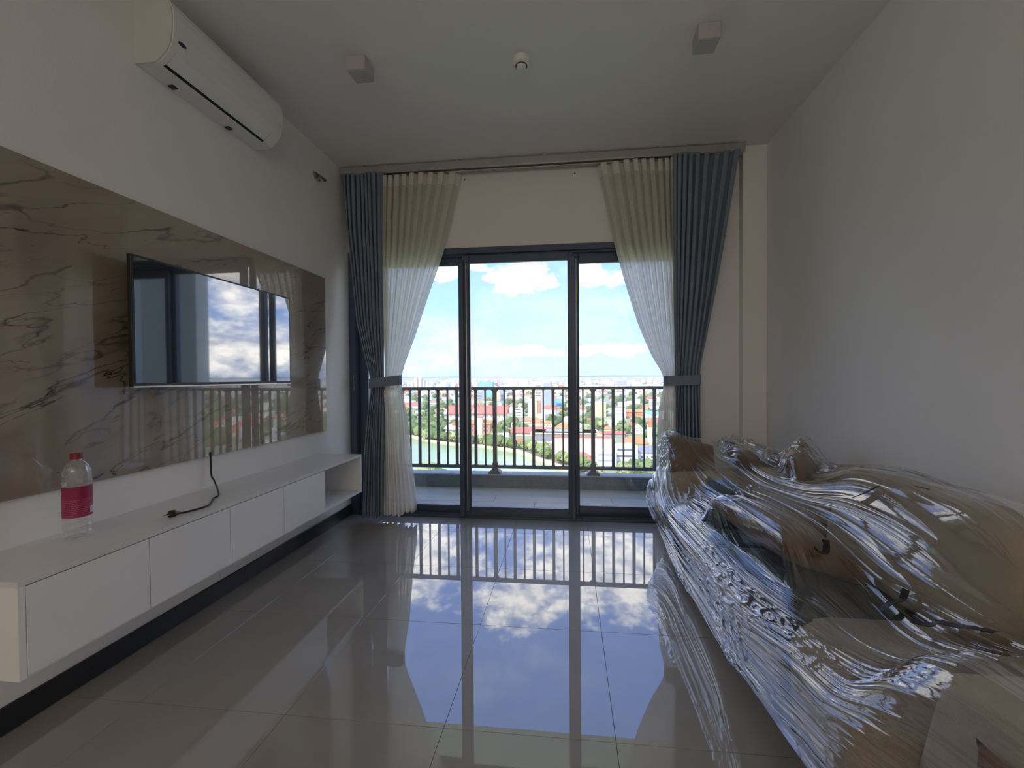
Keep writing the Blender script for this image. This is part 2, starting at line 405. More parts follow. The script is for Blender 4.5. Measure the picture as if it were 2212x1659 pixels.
# ------------------------------------------------------------------ sliding window
win = empty('window_1', (-.43, YW, 0), kind='structure')
win['label'] = 'three panel sliding glass door in slate aluminium frame'
WX0, WX1 = -1.966, 1.096
fr = MB()
fr.rbox(WX0, WX0+.058, YW-.012, YW+.10, 0, WT, .003, 1).rbox(WX1-.058, WX1, YW-.012, YW+.10, 0, WT, .003, 1)
fr.rbox(WX0+.058, WX1-.058, YW-.012, YW+.10, WT-.055, WT, .003, 1)
fr.rbox(WX0+.058, WX1-.058, YW+.012, YW+.10, WT-.070, WT-.055, .002, 1)
fr.rbox(WX0+.058, WX1-.058, YW-.012, YW+.10, .0, .022, .003, 1)
for yy in (YW+.0, YW+.048, YW+.092): fr.box(WX0+.058, WX1-.058, yy, yy+.005, .022, .036)
fr.build('window_frame', frame_m, win)
ZT, ZB = WT-.064, .030
def sash(x0, x1, y, gl0, gl1, gt, gb, extra=()):
    s = MB()
    s.rbox(x0, gl0, y, y+.04, ZB, ZT, .004, 1).rbox(gl1, x1, y, y+.04, ZB, ZT, .004, 1)
    s.rbox(gl0, gl1, y+.002, y+.038, gt, ZT, .004, 1).rbox(gl0, gl1, y+.002, y+.038, ZB, gb, .004, 1)
    s.box(gl0, gl0+.006, y+.010, y+.030, gb, gt).box(gl1-.006, gl1, y+.010, y+.030, gb, gt)
    o = s.build('sliding_sash', frame_m, win)
    MB().box(gl0-.004, gl1+.004, y+.017, y+.023, gb-.004, gt+.004).build('glass_pane', glass_m, o)
    return o
s1 = sash(WX0+.060, -.921, YW+.052, -1.838, -.966, 1.006+H, -1.150+H)
s2 = sash(-.925, .048, YW+.004, -.862, .008, 1.008+H, -1.146+H)
s3 = sash(.036, WX1-.060, YW+.052, .096, 1.020, .988+H, -1.128+H)
# interlock strips that stand proud of the meeting stiles
for x0, x1, zt in ((-.948, -.905, WT-.11), (.030, .068, WT-.11)):
    m_ = MB().rbox(x0, x1, YW-.034, YW+.006, .012, zt, .008, 3); m_.build('interlock_strip', frame_m, win)
for x0, x1 in ((-.890, -.882), (.074, .078)):
    MB().rbox(x0, x1, YW-.002, YW+.004, .06, WT-.13, .001, 1).build('edge_bead', alu_m, win)
hd = MB().rbox(-1.928, -1.900, YW-.016, YW-.008, -.10+H, .05+H, .003, 1).tube([(-1.914, YW-.014, .02+H), (-1.914, YW-.050, .02+H)], .007, 10)
hd.tube([(-1.914, YW-.048, .03+H), (-1.912, YW-.054, -.02+H), (-1.906, YW-.052, -.11+H)], .0065, 10)
hd.build('handle', frame_m, s1)

# ------------------------------------------------------------------ balcony
YP = 4.545
plank_m = [pbr('balcony_plank_%d' % k, c, .55, bump=.12, bscale=30, var=.10, vscale=5, stretch=(.6, 9, 1)) for k, c in enumerate([(.50, .455, .40), (.46, .42, .37), (.53, .49, .44)])]
bf = struct('balcony_floor', MB().box(-2.3, 1.9, YW+.15, YP+.2, -.26, -.034), grout_m); OFF[bf.name] = Vector((0, 0, 0))
py = YW+.155; row = 0
while py < YP-.01:
    pw = min(.195, YP-py); px = -2.3 - (row*.43 % 1.2)
    while px < 1.9:
        a0, a1 = max(px, -2.3), min(px+1.2, 1.9)
        if a1-a0 > .02: MB().rbox(a0+.0015, a1-.0015, py+.0015, py+pw-.0015, -.034, -.020, .001, 1).build('plank', plank_m[(row*2+int(px*3)) % 3], bf)
        px += 1.2
    py += .195; row += 1
struct('balcony_parapet', MB().box(-2.3, 1.9, YP, YP+.15, -.30, -1.118+H), stone_m)
struct('trim_2', MB().rbox(-2.3, 1.9, YP-.004, YP+.165, -1.118+H, -1.104+H, .003, 1), cope_m)
struct('balcony_side_wall', MB().box(-2.10, -1.985, YW+.15, 4.16, -.2, -.062+H), granite_m)
struct('balcony_right_wall', MB().box(1.75, 1.87, YW+.15, YP+.16, -.2, ZC), granite_m)
struct('balcony_ceiling', MB().box(-2.4, 2.1, YW+.15, YP+.2, ZC-.12, ZC+.2), ceil_m)
gm = cloth('green_screen', (.45, .86, .68), .80, .0, var=.12)
gs = MB(); npt = 40
for k in range(npt):
    yy = YW+.17 + (4.15-YW-.17)*k/(npt-1); xx = -2.02 + .012*math.sin(k*1.5)
    gs.v += [(xx, yy, -.06+H), (xx, yy, ZC-.13)]
    if k: gs.face((2*k-2, 2*k, 2*k+1, 2*k-1))
tag(gs.build('green_screen', gm), 'mint green translucent corrugated screen on the balcony side wall', 'screen')

# railing: all of it is one thing
RY = 4.62
rl = empty('balcony_railing', (-.3, RY, -1.104+H), 'dark grey metal balcony railing with alternating wide and narrow bars', 'railing')
zt, zb = -.108+H, -1.040+H
MB().rbox(-2.25, 1.85, RY-.025, RY+.025, zt-.034, zt, .004, 1).build('top_rail', rail_m, rl)
MB().rbox(-2.25, 1.85, RY-.018, RY+.018, zb-.010, zb+.026, .003, 1).build('bottom_rail', rail_m, rl)
for k in range(-2, 3):
    x = -.840 + 1.122*k
    if not -2.3 < x < 1.9: continue
    p = MB(); hw = .0215
    zf = -1.104+H
    prof = [(x-hw, zf), (x+hw, zf), (x+hw, zb-.045), (x+hw+.010, zb-.028), (x+hw+.010, zb-.010), (x+hw+.010, zb+.030), (x+hw+.010, zb+.050), (x+hw, zb+.064), (x+hw, zt-.060), (x+hw+.016, zt-.040), (x+hw+.016, zt-.034),
            (x-hw-.016, zt-.034), (x-hw-.016, zt-.040), (x-hw, zt-.060), (x-hw, zb+.064), (x-hw-.010, zb+.050), (x-hw-.010, zb+.030), (x-hw-.010, zb-.010), (x-hw-.010, zb-.028), (x-hw, zb-.045)]
    p.prism(prof[::-1], 'y', RY-.024, RY+.024)
    po = p.build('post', rail_m, rl)
    c = .022
    MB().prism([(x-.070, zf-.002), (x+.070, zf-.002), (x+.070, zf+.014), (x+.048, zf+.036), (x-.048, zf+.036), (x-.070, zf+.014)][::-1], 'y', RY-.062, RY+.05).build('foot_plate', rail_m, po)
    for b in range(1, 10):
        bx = x + .1122*b
        if bx > 1.86 or bx < -2.26: continue
        hwb = .0155 if b % 2 == 0 else .0085
        if b % 2 == 0: hwb = .0165
        f = .010; z0, z1 = zb+.026, zt-.034
        prof = [(bx-hwb-f, z0), (bx+hwb+f, z0), (bx+hwb+f*.3, z0+f*.4), (bx+hwb, z0+f*1.3), (bx+hwb, z1-f*1.3), (bx+hwb+f*.3, z1-f*.4), (bx+hwb+f, z1), (bx-hwb-f, z1), (bx-hwb-f*.3, z1-f*.4), (bx-hwb, z1-f*1.3), (bx-hwb, z0+f*1.3), (bx-hwb-f*.3, z0+f*.4)]
        MB().prism(prof[::-1], 'y', RY-.010, RY+.010).build('bar', rail_m, rl)

# the tower block around the flat (keeps the sun off the balcony)
G0 = -60+H
body_m = pbr('tower_render', (.55, .55, .54), .85, bump=.2, bscale=10, var=.06)
struct('tower_body', MB().box(-9, XL-.13, -14, YW+.15, G0, 26).box(XR+.13, 9, -14, YW+.15, G0, 26).box(XL-.13, XR+.13, -14, YB-.13, G0, 26)
       .box(4.79, 13, 8.5, 8.75, G0, 26).box(9.5, 13, 3.6, 8.5, G0, 26).box(9.5, 13, 8.75, 12, G0, 26).box(4.72, 4.79, 8.46, 8.78, G0, 26)
       .box(XL-.13, XR+.13, YB-.13, YW+.15, ZC+.21, 26).box(XL-.13, XR+.13, YB-.13, YW+.15, G0, -.24), body_m)

# ------------------------------------------------------------------ curtains
def keys(zs, ks):
    z = np.array([k[1] for k in ks][::-1]); x = np.array([k[0] for k in ks][::-1])
    return np.interp(zs, z, x)
def smooth_keys(zs, ks, n=2):
    v = keys(zs, ks)
    for _ in range(n):
        u = v.copy(); u[1:-1] = (v[:-2]+2*v[1:-1]+v[2:])/4; v = u
    return v
def curtain(name, mat, lk, rk, nf, y0, amp, z1, z0, seed, parent=None, hem=None, spread=None, tiez=-.04, cols=18, flare=1.0, zlo=None):
    r = np.random.RandomState(seed); nz_, nx = 120, nf*cols+1
    zs = np.linspace(z0, z1, nz_); L = smooth_keys(zs, lk, 4); R = smooth_keys(zs, rk, 4)
    u = np.linspace(0, 1, nx)
    if spread is not None: uu = u**spread if spread > 0 else 1-(1-u)**(-spread)
    else: uu = u
    ph = np.interp(u, np.linspace(0, 1, nf+1), np.cumsum(np.r_[0, r.uniform(.8, 1.2, nf)]))*2*math.pi
    ph = ph/ph[-1]*nf*2*math.pi
    am = np.interp(u, np.linspace(0, 1, nf*2+1), r.uniform(.75, 1.15, nf*2+1))
    m = MB(); V = np.zeros((nz_, nx, 3))
    for j, z in enumerate(zs):
        wd = R[j]-L[j]
        pinch = 1-math.exp(-((z-tiez)/.42)**2)*.55
        per = wd/nf
        s = np.abs(np.sin(ph/2 + .18*np.sin(z*1.7+seed+u*5))); sh = 2*s**.8-1.2
        x = L[j] + uu*wd + .16*per*np.sin(2*ph)*(.6+.4*pinch)
        a = amp*pinch*am*(1 + (.25*flare if z < tiez else 0))
        y = y0 - a*sh - .012*np.sin(z*2.2+u*9+seed)
        V[j, :, 0] = x; V[j, :, 1] = y; V[j, :, 2] = z+H
    lo = V[0, :, 2] + .010*np.sin(ph*.5+seed) + (np.interp(u, [p[0] for p in zlo], [p[1] for p in zlo]) if zlo else 0)
    for j in range(12): V[j, :, 2] += (lo-V[0, :, 2])*(1-j/12) if j else lo-V[0, :, 2]
    m.v = [tuple(p) for p in V.reshape(-1, 3)]
    for j in range(nz_-1):
        zz = zs[j]
        m.mi = 1 if hem and (zz > z1-hem[0] or zz < z0+hem[1]) else 0
        for i in range(nx-1):
            m.face((j*nx+i, j*nx+i+1, (j+1)*nx+i+1, (j+1)*nx+i))
    return m
def tieback(parent, x0, x1, y0, za0, za1, hh, dep=.055):
    m = MB(); n = 48; rows = 6
    for j in range(rows):
        t = j/(rows-1)
        for k in range(n):
            a = 2*math.pi*k/n; cx = (x0+x1)/2; rx = (x1-x0)/2+.004
            ex = math.copysign(abs(math.cos(a))**.55, math.cos(a)); ey = math.copysign(abs(math.sin(a))**.55, math.sin(a))
            xx = cx+rx*ex; zc = za0+(za1-za0)*(xx-x0)/(x1-x0)
            m.v.append((xx, y0+dep*ey, zc-hh/2+hh*t+H))
    for j in range(rows-1):
        for k in range(n): m.face((j*n+k, j*n+(k+1) % n, (j+1)*n+(k+1) % n, (j+1)*n+k))
    return m.build('tieback', tie_m, parent, smooth=True)
YC = 3.385
blueL_l = [(-1.945, 1.80), (-1.937, 1.777), (-1.915, 1.30), (-1.888, 1.043), (-1.835, .476), (-1.754, .151), (-1.716, .02), (-1.703, -.09), (-1.730, -.254), (-1.765, -.66), (-1.785, -1.22)]
blueL_r = [(-1.575, 1.80), (-1.575, 1.75), (-1.591, .07), (-1.602, -1.22)]
sheerL_r = [(-.910, 1.80), (-.916, 1.718), (-1.067, 1.091), (-1.206, .701), (-1.312, .386), (-1.419, .108), (-1.445, .008), (-1.446, -.073), (-1.405, -.334), (-1.375, -.735), (-1.335, -1.05), (-1.335, -1.20)]
dl = curtain('drape', drape_m, blueL_l, blueL_r, 9, YC-.012, .030, 1.772, -1.205, 3)
ol = dl.build('drape_curtain', drape_m, loc=(-1.76, YC, 0), smooth=True)
tag(ol, 'slate blue drape tied back at the left end of the window', 'curtain', 'drapes')
sl = curtain('sheer', sheer_m, [(-1.585, 1.80), (-1.585, 1.75), (-1.595, .07), (-1.605, -1.22)], sheerL_r, 9, YC+.022, .034, 1.758, -1.200, 5, hem=(.105, .11), spread=1.35, zlo=[(0, 0), (.6, .0), (.8, .03), (1, .075)])
osl = sl.build('sheer_curtain', [sheer_m, sheer_hem_m], loc=(-1.4, YC, 0), smooth=True)
tag(osl, 'ivory sheer curtain gathered beside the left slate blue drape', 'curtain', 'sheers')
tieback(ol, -1.716, -1.443, YC+.0, -.046, -.016, .082)
blueR_r = [(1.375, 1.80), (1.357, 1.743), (1.263, 1.147), (1.192, .71), (1.121, .342), (1.066, .075), (1.055, -.09), (1.062, -.475), (1.09, -1.22)]
sheerR_l = [(.255, 1.80), (.261, 1.736), (.396, 1.072), (.476, .768), (.579, .427), (.688, .163), (.783, .012), (.783, -.093), (.749, -.251), (.738, -.477), (.71, -1.22)]
dr = curtain('drape', drape_m, [(.847, 1.80), (.847, 1.74), (.863, .05), (.869, -.48), (.872, -1.22)], blueR_r, 9, YC-.012, .032, 1.772, -1.205, 8, spread=1.25)
orr = dr.build('drape_curtain', drape_m, loc=(1.05, YC, 0), smooth=True)
tag(orr, 'slate blue drape tied back at the right end of the window', 'curtain', 'drapes')
sr = curtain('sheer', sheer_m, sheerR_l, [(.862, 1.80), (.862, 1.74), (.875, .05), (.88, -.48), (.88, -1.22)], 9, YC+.022, .034, 1.762, -1.200, 13, hem=(.105, .11), spread=-1.35)
osr = sr.build('sheer_curtain', [sheer_m, sheer_hem_m], loc=(.75, YC, 0), smooth=True)
tag(osr, 'ivory sheer curtain gathered beside the right slate blue drape', 'curtain', 'sheers')
tieback(orr, .781, 1.058, YC+.0, -.036, -.028, .080)
# ceiling track
tr = empty('curtain_track', (-.28, 3.41, ZC), 'pale twin curtain track fixed under the ceiling above the window', 'curtain track')
for y0_ in (3.365, 3.425):
    MB().rbox(-1.955, 1.400, y0_, y0_+.022, 1.775+H, ZC-.012, .002, 1).box(-1.955, 1.400, y0_+.008, y0_+.014, 1.769+H, 1.776+H).build('rail', alu_m, tr)
for bx in (-1.75, -.92, -.18, .10, .75, 1.30):
    MB().rbox(bx-.014, bx+.014, 3.36, 3.455, ZC-.013, ZC-.0, .002, 1).build('bracket', alu_m, tr)
for k, bx in enumerate((-.89, .07)):
    tag(MB().cyl((bx, YW-.006, 1.755+H-.02), .006, .006, 0, .0065, 12, 'y').build('wall_screw', plast_b, loc=(bx, YW, 1.73+H)), ('small black screw in the wall above the window, left of two', 'small black screw in the wall above the window, right of two')[k], 'screw')

# ------------------------------------------------------------------ marble panel, television, cable
mp_ = MB().rbox(XL, XL+.018, .68, 3.118, -.4215+H, .818+H, .0015, 1).build('marble_wall_panel', marble_m, loc=(XL, 1.9, H))
tag(mp_, 'polished brown veined marble panel fixed on the left wall behind the television', 'wall panel')
TVX = -1.862
tv = empty('television', (TVX, 2.06, .26+H), 'flat black widescreen television mounted on the marble panel', 'television')
y0_, y1_, z0_, z1_ = 1.562, 2.562, -.030+H, .545+H
MB().rbox(TVX-.022, TVX, y0_, y1_, z0_, z1_, .003, 2).build('casing', plast_b, tv)
scr_m = pbr('tv_screen', (.016, .016, .019), .10, coat=1, coat_ior=3.0, var=.0001)
scr_m.node_tree.nodes['Principled BSDF'].inputs['Coat Roughness'].default_value = .025
MB().box(TVX, TVX+.0012, y0_+.010, y1_-.010, z0_+.016, z1_-.010).build('screen', scr_m, tv)
MB().rbox(TVX-.022, TVX+.002, y0_+.002, y1_-.002, z0_-.004, z0_+.004, .001, 1).build('bottom_trim', alu_m, tv)
MB().rbox(TVX-.060, TVX-.020, y0_+.2, y1_-.2, z0_+.05, z1_-.18, .01, 2).build('rear_housing', plast_b, tv)
MB().rbox(XL+.018, TVX-.060, 1.96, 2.16, .12+H, .40+H, .004, 1).build('wall_bracket', plast_b, tv)
# power cable
cb = empty('power_cable', (-1.94, 2.03, -.595+H), 'black power cable with two pin plug hanging from the marble panel onto the cabinet', 'cable')
pts = [(-1.955, 2.031, -.40), (-1.955, 2.031, -.426), (-1.955, 2.033, -.529), (-1.945, 2.045, -.575)]
pts2 = [(-1.890, 2.020, -.590), (-1.80, 1.95, -.560), (-1.757, 1.868, -.585), (-1.750, 1.830, -.589), (-1.733, 1.808, -.589), (-1.700, 1.765, -.589), (-1.676, 1.728, -.589), (-1.672, 1.700, -.589), (-1.681, 1.660, -.589), (-1.694, 1.625, -.589), (-1.702, 1.610, -.587)]
def catmull(P, n=8):
    P = [Vector(p) for p in P]; out = []
    for i in range(len(P)-1):
        p0, p1, p2, p3 = P[max(i-1, 0)], P[i], P[i+1], P[min(i+2, len(P)-1)]
        for k in range(n):
            t = k/n
            out.append(.5*((2*p1)+(-p0+p2)*t+(2*p0-5*p1+4*p2-p3)*t*t+(-p0+3*p1-3*p2+p3)*t**3))
    out.append(P[-1]); return out
full_path = [(-1.955, 2.031, -.40), (-1.955, 2.031, -.44), (-1.954, 2.033, -.525), (-1.935, 2.030, -.555), (-1.85, 1.96, -.580)] + pts2[2:]
MB().tube([(x, y, z+H) for x, y, z in catmull(full_path)], .0042, 8).build('cord', plast_b, cb, smooth=True)
pl = MB(); pl.tube([(-1.702, 1.612, -.587+H), (-1.705, 1.604, -.585+H), (-1.709, 1.592, -.583+H), (-1.7115, 1.578, -.582+H), (-1.713, 1.572, -.582+H)], [.005, .007, .0155, .0165, .014], 14)
po = pl.build('plug', plast_b, cb, smooth=True)
for dx in (-.008, .008): MB().tube([(-1.713+dx, 1.573, -.582+H), (-1.716+dx, 1.556, -.582+H)], .0022, 8).build('pin', chrome_m, po)

# ------------------------------------------------------------------ wall hung cabinet
CF = -1.615
cab = empty('tv_cabinet', (-1.79, 2.03, -.893+H), 'long white wall hung low cabinet with four plain doors and an open end shelf', 'cabinet')
MB().rbox(XL, CF+.0, 1.024, 3.028, -.612+H, -.595+H, .0008, 1).build('top_panel', lam_top, cab)
MB().rbox(XL, CF-.004, 1.0425, 3.0105, -.893+H, -.876+H, .0008, 1).build('bottom_panel', lam_m, cab)
MB().rbox(XL, CF-.001, 1.024, 1.042, -.893+H, -.612+H, .0008, 1).build('side_panel', lam_m, cab)
MB().rbox(XL, CF-.001, 3.011, 3.028, -.893+H, -.612+H, .0008, 1).build('side_panel', lam_m, cab)
MB().rbox(XL, CF-.022, 2.530, 2.546, -.876+H, -.612+H, .0008, 1).build('divider', lam_m, cab)
MB().box(XL, XL+.006, 1.042, 3.011, -.876+H, -.612+H).build('back_panel', lam_m, cab)
MB().box(XL+.006, CF-.021, 1.046, 2.528, -.874+H, -.616+H).build('door_gap_shade', dark_gap, cab)  # solid near-black fill, puts shade into the gaps between the doors
edges = [1.0415, 1.4035, 1.780, 2.150, 2.545]
for a, b in zip(edges[:-1], edges[1:]):
    MB().rbox(CF-.018, CF+.0, a+.0018, b-.0018, -.886+H, -.6155+H, .001, 1).build('door', lam_m, cab)
gr = MB().cyl((-1.925, 2.010, -.595+H), .030, .030, 0, .003, 28).cyl((-1.925, 2.010, -.592+H), .024, .022, 0, .002, 28)
gr.build('cable_grommet', plast_w, cab)
# bottle
bt = empty('water_bottle', (-1.850, 1.345, -.595+H), 'clear plastic bottle with magenta label and dark red cap standing on the white cabinet', 'bottle')
prof = [(0, .006), (.020, .002), (.036, .0), (.0405, .006), (.042, .018), (.0415, .030), (.0395, .034), (.0418, .040), (.0415, .052), (.0385, .058), (.0405, .064), (.0400, .074)]
prof += [(.0385 + (.0012 if k % 2 else -.0006), .080+k*.0135) for k in range(9)]
prof += [(.0400, .205), (.0425, .212), (.0405, .2185), (.0428, .226), (.0402, .233), (.0420, .240), (.0390, .247), (.0400, .2535), (.0360, .261), (.0345, .267), (.0290, .2765), (.0220, .286), (.0150, .293), (.0138, .298), (.0138, .305)]
prof = [(r*.98, z*1.0) for r, z in prof]
MB().lathe((-1.850, 1.345, -.595+H), prof, 40).build('bottle_body', bottle_m, bt, smooth=True)
MB().cyl((-1.850, 1.345, -.595+H), .0170, .0165, .298, .319, 28).build('cap', cyc_cap, bt)
def label_mat():
    m = bpy.data.materials.new('magenta_label'); m.use_nodes = True; t = NT(m.node_tree); b = t.n['Principled BSDF']
    g = t.new('ShaderNodeTexCoord'); s_ = t.new('ShaderNodeSeparateXYZ'); t.link(g.outputs['Object'], s_.inputs[0])
    wv = t.math('SINE', t.math('MULTIPLY', s_.outputs[2], 900.0))
    n = t.new('ShaderNodeTexNoise'); n.inputs['Scale'].default_value = 220; t.link(g.outputs['Object'], n.inputs['Vector'])
    k = t.math('MULTIPLY', t.math('GREATER_THAN', wv, .25), t.math('GREATER_THAN', n.outputs['Fac'], .44))
    zone = t.math('LESS_THAN', s_.outputs[2], .150)
    k = t.math('MULTIPLY', t.math('MULTIPLY', k, zone), .42)
    t.link(t.mix(k, (.33, .016, .085), (.60, .27, .36)), b.inputs['Base Color']); b.inputs['Roughness'].default_value = .4
    return m
lb = MB(); n_ = 30
for j in range(2):
    for k in range(n_+1):
        a = math.radians(-118 + 168*k/n_); lb.v.append((-1.850+.0408*math.cos(a), 1.345+.0408*math.sin(a), -.595+H+(.083, .198)[j]))
for k in range(n_): lb.face((k, k+1, n_+2+k, n_+1+k))
lbo = lb.build('bottle_label', label_mat(), bt, smooth=True); lbo['label'] = 'magenta wrap label with pale print'
bb = MB()
for j in range(2):
    for k in range(6):
        a = math.radians(16 + 26*k/5); bb.v.append((-1.850+.0414*math.cos(a), 1.345+.0414*math.sin(a), -.595+H+(.092, .118)[j]))
for k in range(5): bb.face((k, k+1, 7+k, 6+k))
bb.build('print_box', pbr('print_white', (.62, .58, .62), .5, var=.3, vscale=300), lbo)

# ------------------------------------------------------------------ air conditioner
AY0, AY1 = 1.690, 2.415
ac = empty('air_conditioner', (XL+.1, 2.07, 1.6+H), 'white split air conditioner mounted high on the left wall', 'air conditioner')
prof = [(XL, 1.457), (-1.885, 1.455), (-1.862, 1.459), (-1.850, 1.466), (-1.826, 1.487), (-1.802, 1.512), (-1.787, 1.545), (-1.779, 1.60), (-1.777, 1.66), (-1.782, 1.700), (-1.796, 1.730), (-1.822, 1.750), (-1.860, 1.757), (XL, 1.757)]
m = MB(); m.prism([(x, z+H) for x, z in prof], 'y', AY0+.006, AY1-.006)
body = m.build('housing', plast_w, ac)
bev = body.modifiers.new('b', 'BEVEL'); bev.width = .004; bev.segments = 2; bev.limit_method = 'ANGLE'; bev.angle_limit = .9
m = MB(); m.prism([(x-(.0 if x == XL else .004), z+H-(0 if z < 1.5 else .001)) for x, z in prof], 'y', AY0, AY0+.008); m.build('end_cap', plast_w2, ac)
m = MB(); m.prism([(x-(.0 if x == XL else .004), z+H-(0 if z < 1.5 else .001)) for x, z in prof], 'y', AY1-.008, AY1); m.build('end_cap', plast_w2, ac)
# louvre flap and black strip painted as the shade in the outlet gap
LY0, LY1 = 1.722, 2.333
m = MB(); m.prism([(-1.8615, 1.4575+H), (-1.8505, 1.4635+H), (-1.8500, 1.470+H), (-1.862, 1.464+H)], 'y', LY0, LY1); m.build('outlet_shade', dark_gap, ac)
m = MB(); m.prism([(-1.8480, 1.4655+H), (-1.824, 1.4865+H), (-1.800, 1.5115+H), (-1.803, 1.5145+H), (-1.827, 1.4905+H), (-1.850, 1.470+H)], 'y', LY0+.002, LY1-.002); m.build('louvre', plast_w, ac)
for yy in (LY0, LY1): MB().prism([(-1.8495, 1.4635+H), (-1.8235, 1.4860+H), (-1.7995, 1.5110+H), (-1.8015, 1.5130+H), (-1.8255, 1.4885+H), (-1.8515, 1.4655+H)], 'y', yy-.001, yy+.001).build('louvre_joint', plast_w2, ac)
for yy in (1.845, 2.178): MB().rbox(-1.960, -1.930, yy-.014, yy+.014, 1.450+H, 1.459+H, .002, 1).build('catch', plast_b, ac)
# oval maker's badge: dark blue ellipse with a paler inner ellipse
def oval(c, ry, rz, x, mat, nm, parent):
    mm = MB(); n = 36
    mm.v = [(x+.0015, c[0]+ry*math.cos(2*math.pi*k/n), c[1]+rz*math.sin(2*math.pi*k/n)) for k in range(n)] + [(x-.006, c[0]+ry*math.cos(2*math.pi*k/n), c[1]+rz*math.sin(2*math.pi*k/n)) for k in range(n)]
    mm.face(range(n)); [mm.face((k, n+k, n+(k+1) % n, (k+1) % n)) for k in range(n)]
    return mm.build(nm, mat, parent)
bd = oval((1.741, 1.563+H), .0190, .0085, -1.7815, pbr('badge_blue', (.012, .022, .085), .35, var=.05), 'badge', ac)
oval((1.743, 1.563+H), .0125, .0042, -1.7808, pbr('badge_inner', (.05, .075, .16), .35, var=.05), 'badge_emblem', bd)
MB().rbox(-1.7805, -1.7775, 2.370, 2.392, 1.580+H, 1.584+H, .0008, 1).build('indicator', plast_w2, ac)

# small metal valve on the left wall near the corner
vl = empty('wall_valve', (XL, 3.05, 1.60+H), 'small dull brass pipe valve sticking out of the left wall near the curtain', 'valve')
MB().cyl((XL, 3.035, 1.610+H), .026, .020, 0, .016, 20, 'x').build('escutcheon', brass_m, vl)
MB().tube([(XL+.010, 3.035, 1.610+H), (XL+.030, 3.040, 1.607+H), (XL+.040, 3.060, 1.600+H), (XL+.046, 3.096, 1.592+H)], [.010, .009, .009, .013], 10).build('pipe', brass_m, vl, smooth=True)
MB().tube([(XL+.030, 3.040, 1.607+H), (XL+.032, 3.030, 1.565+H)], [.010, .013], 10).build('tap', brass_m, vl, smooth=True)

# ------------------------------------------------------------------ ceiling fittings
fix_m = pbr('fixture_white', (.50, .485, .49), .6, bump=.03, var=.02)
for k, (x, y) in enumerate(((-1.192, 2.277), (.746, 2.277))):
    r = empty('downlight', (x, y, ZC), ('square surface mounted downlight left of the smoke detector', 'square surface mounted downlight right of the smoke detector')[k], 'ceiling light', 'downlights')
    MB().rbox(x-.056, x+.056, y-.056, y+.056, 1.762+H, ZC, .003, 1).build('housing', fix_m, r)
    MB().rbox(x-.046, x+.046, y-.046, y+.046, 1.7605+H, 1.764+H, .001, 1).build('diffuser', fix_m, r)
sd = empty('smoke_detector', (-.257, 2.36, ZC), 'round white smoke detector in the middle of the ceiling', 'smoke detector')
MB().lathe((-.257, 2.36, ZC), [(0, 0), (.052, 0), (.053, -.006), (.052, -.022), (.048, -.034), (.036, -.040), (.034, -.036), (.0, -.036)][::-1], 40).build('base', plast_w, sd, smooth=True, angle=35)
MB().lathe((-.257, 2.36, ZC), [(0, -.030), (.029, -.030), (.0295, -.046), (.027, -.052), (.020, -.055), (0, -.056)][::-1], 36).build('sensor_cap', plast_w, sd, smooth=True, angle=35)
MB().lathe((-.257, 2.36, ZC), [(.0295, -.0365), (.0345, -.0385), (.0345, -.041), (.0295, -.041)][::-1], 36).build('vent_ring', dark_gap, sd)

# ------------------------------------------------------------------ sofa set under the plastic
def pillow(name, c, w_, d_, h_, rot, mat, label, cat='pillow', group=None, nn=26, pinch=.10, sag=0, seed=0):
    """square cushion with pointed corners, lying in its own XY plane, then rotated"""
    m = MB(); g = []
    for sgn in (1, -1):
        for j in range(nn+1):
            for i in range(nn+1):
                u, v = 2*i/nn-1, 2*j/nn-1
                e = (1-abs(u)**2.6)*(1-abs(v)**2.6); t = max(0, e)**.42
                pu = u*(1-pinch*(1-abs(v)**2)*abs(u)); pv = v*(1-pinch*(1-abs(u)**2)*abs(v))
                wr = .05*noise.noise(Vector((u*2.2+seed, v*2.2, sgn)))
                m.v.append((pu*w_/2, pv*d_/2, sgn*h_/2*t*(1+wr*2) + sag*(u*u+v*v)*.5))
    n1_ = nn+1; off = n1_*n1_
    for j in range(nn):
        for i in range(nn):
            a = j*n1_+i; m.face((a, a+1, a+n1_+1, a+n1_)); m.face((off+a, off+a+n1_, off+a+n1_+1, off+a+1))
    o = m.build(name, mat, loc=(0, 0, 0), smooth=True)
    bm = bmesh.new(); bm.from_mesh(o.data); bmesh.ops.remove_doubles(bm, verts=bm.verts, dist=1e-5); bm.to_mesh(o.data); bm.free()
    o.location = (c[0], c[1], c[2]+H); o.rotation_euler = [math.radians(a) for a in rot]
    return tag(o, label, cat, group)

sofa = empty('sofa', (1.12, 2.2, 0), 'long beige sofa with charcoal seat standing along the right wall under clear plastic', 'sofa')
MB().rbox(.715, 1.565, 1.45, 2.96, -1.10+H, -.925+H, .012, 2).build('base', beige_f, sofa)
for x in (.745, 1.52):
    for y in (1.52, 2.90):
        MB().cyl((x, y, 0), .016, .024, 0, .145, 16).build('leg', plast_b, sofa)
MB().rbox(.700, 1.36, 1.455, 2.08, -.925+H, -.835+H, .03, 3).build('seat', grey_f, sofa, smooth=True, angle=60)
MB().rbox(.700, 1.36, 2.085, 2.72, -.925+H, -.835+H, .03, 3).build('seat', grey_f, sofa, smooth=True, angle=60)
MB().rbox(1.38, 1.575, 1.05, 2.98, -1.08+H, -.535+H, .03, 3).build('backrest', beige_f, sofa, smooth=True, angle=60)
MB().rbox(.690, 1.40, 2.725, 2.985, -1.10+H, -.640+H, .05, 4).build('armrest', beige_f, sofa, smooth=True, angle=60)
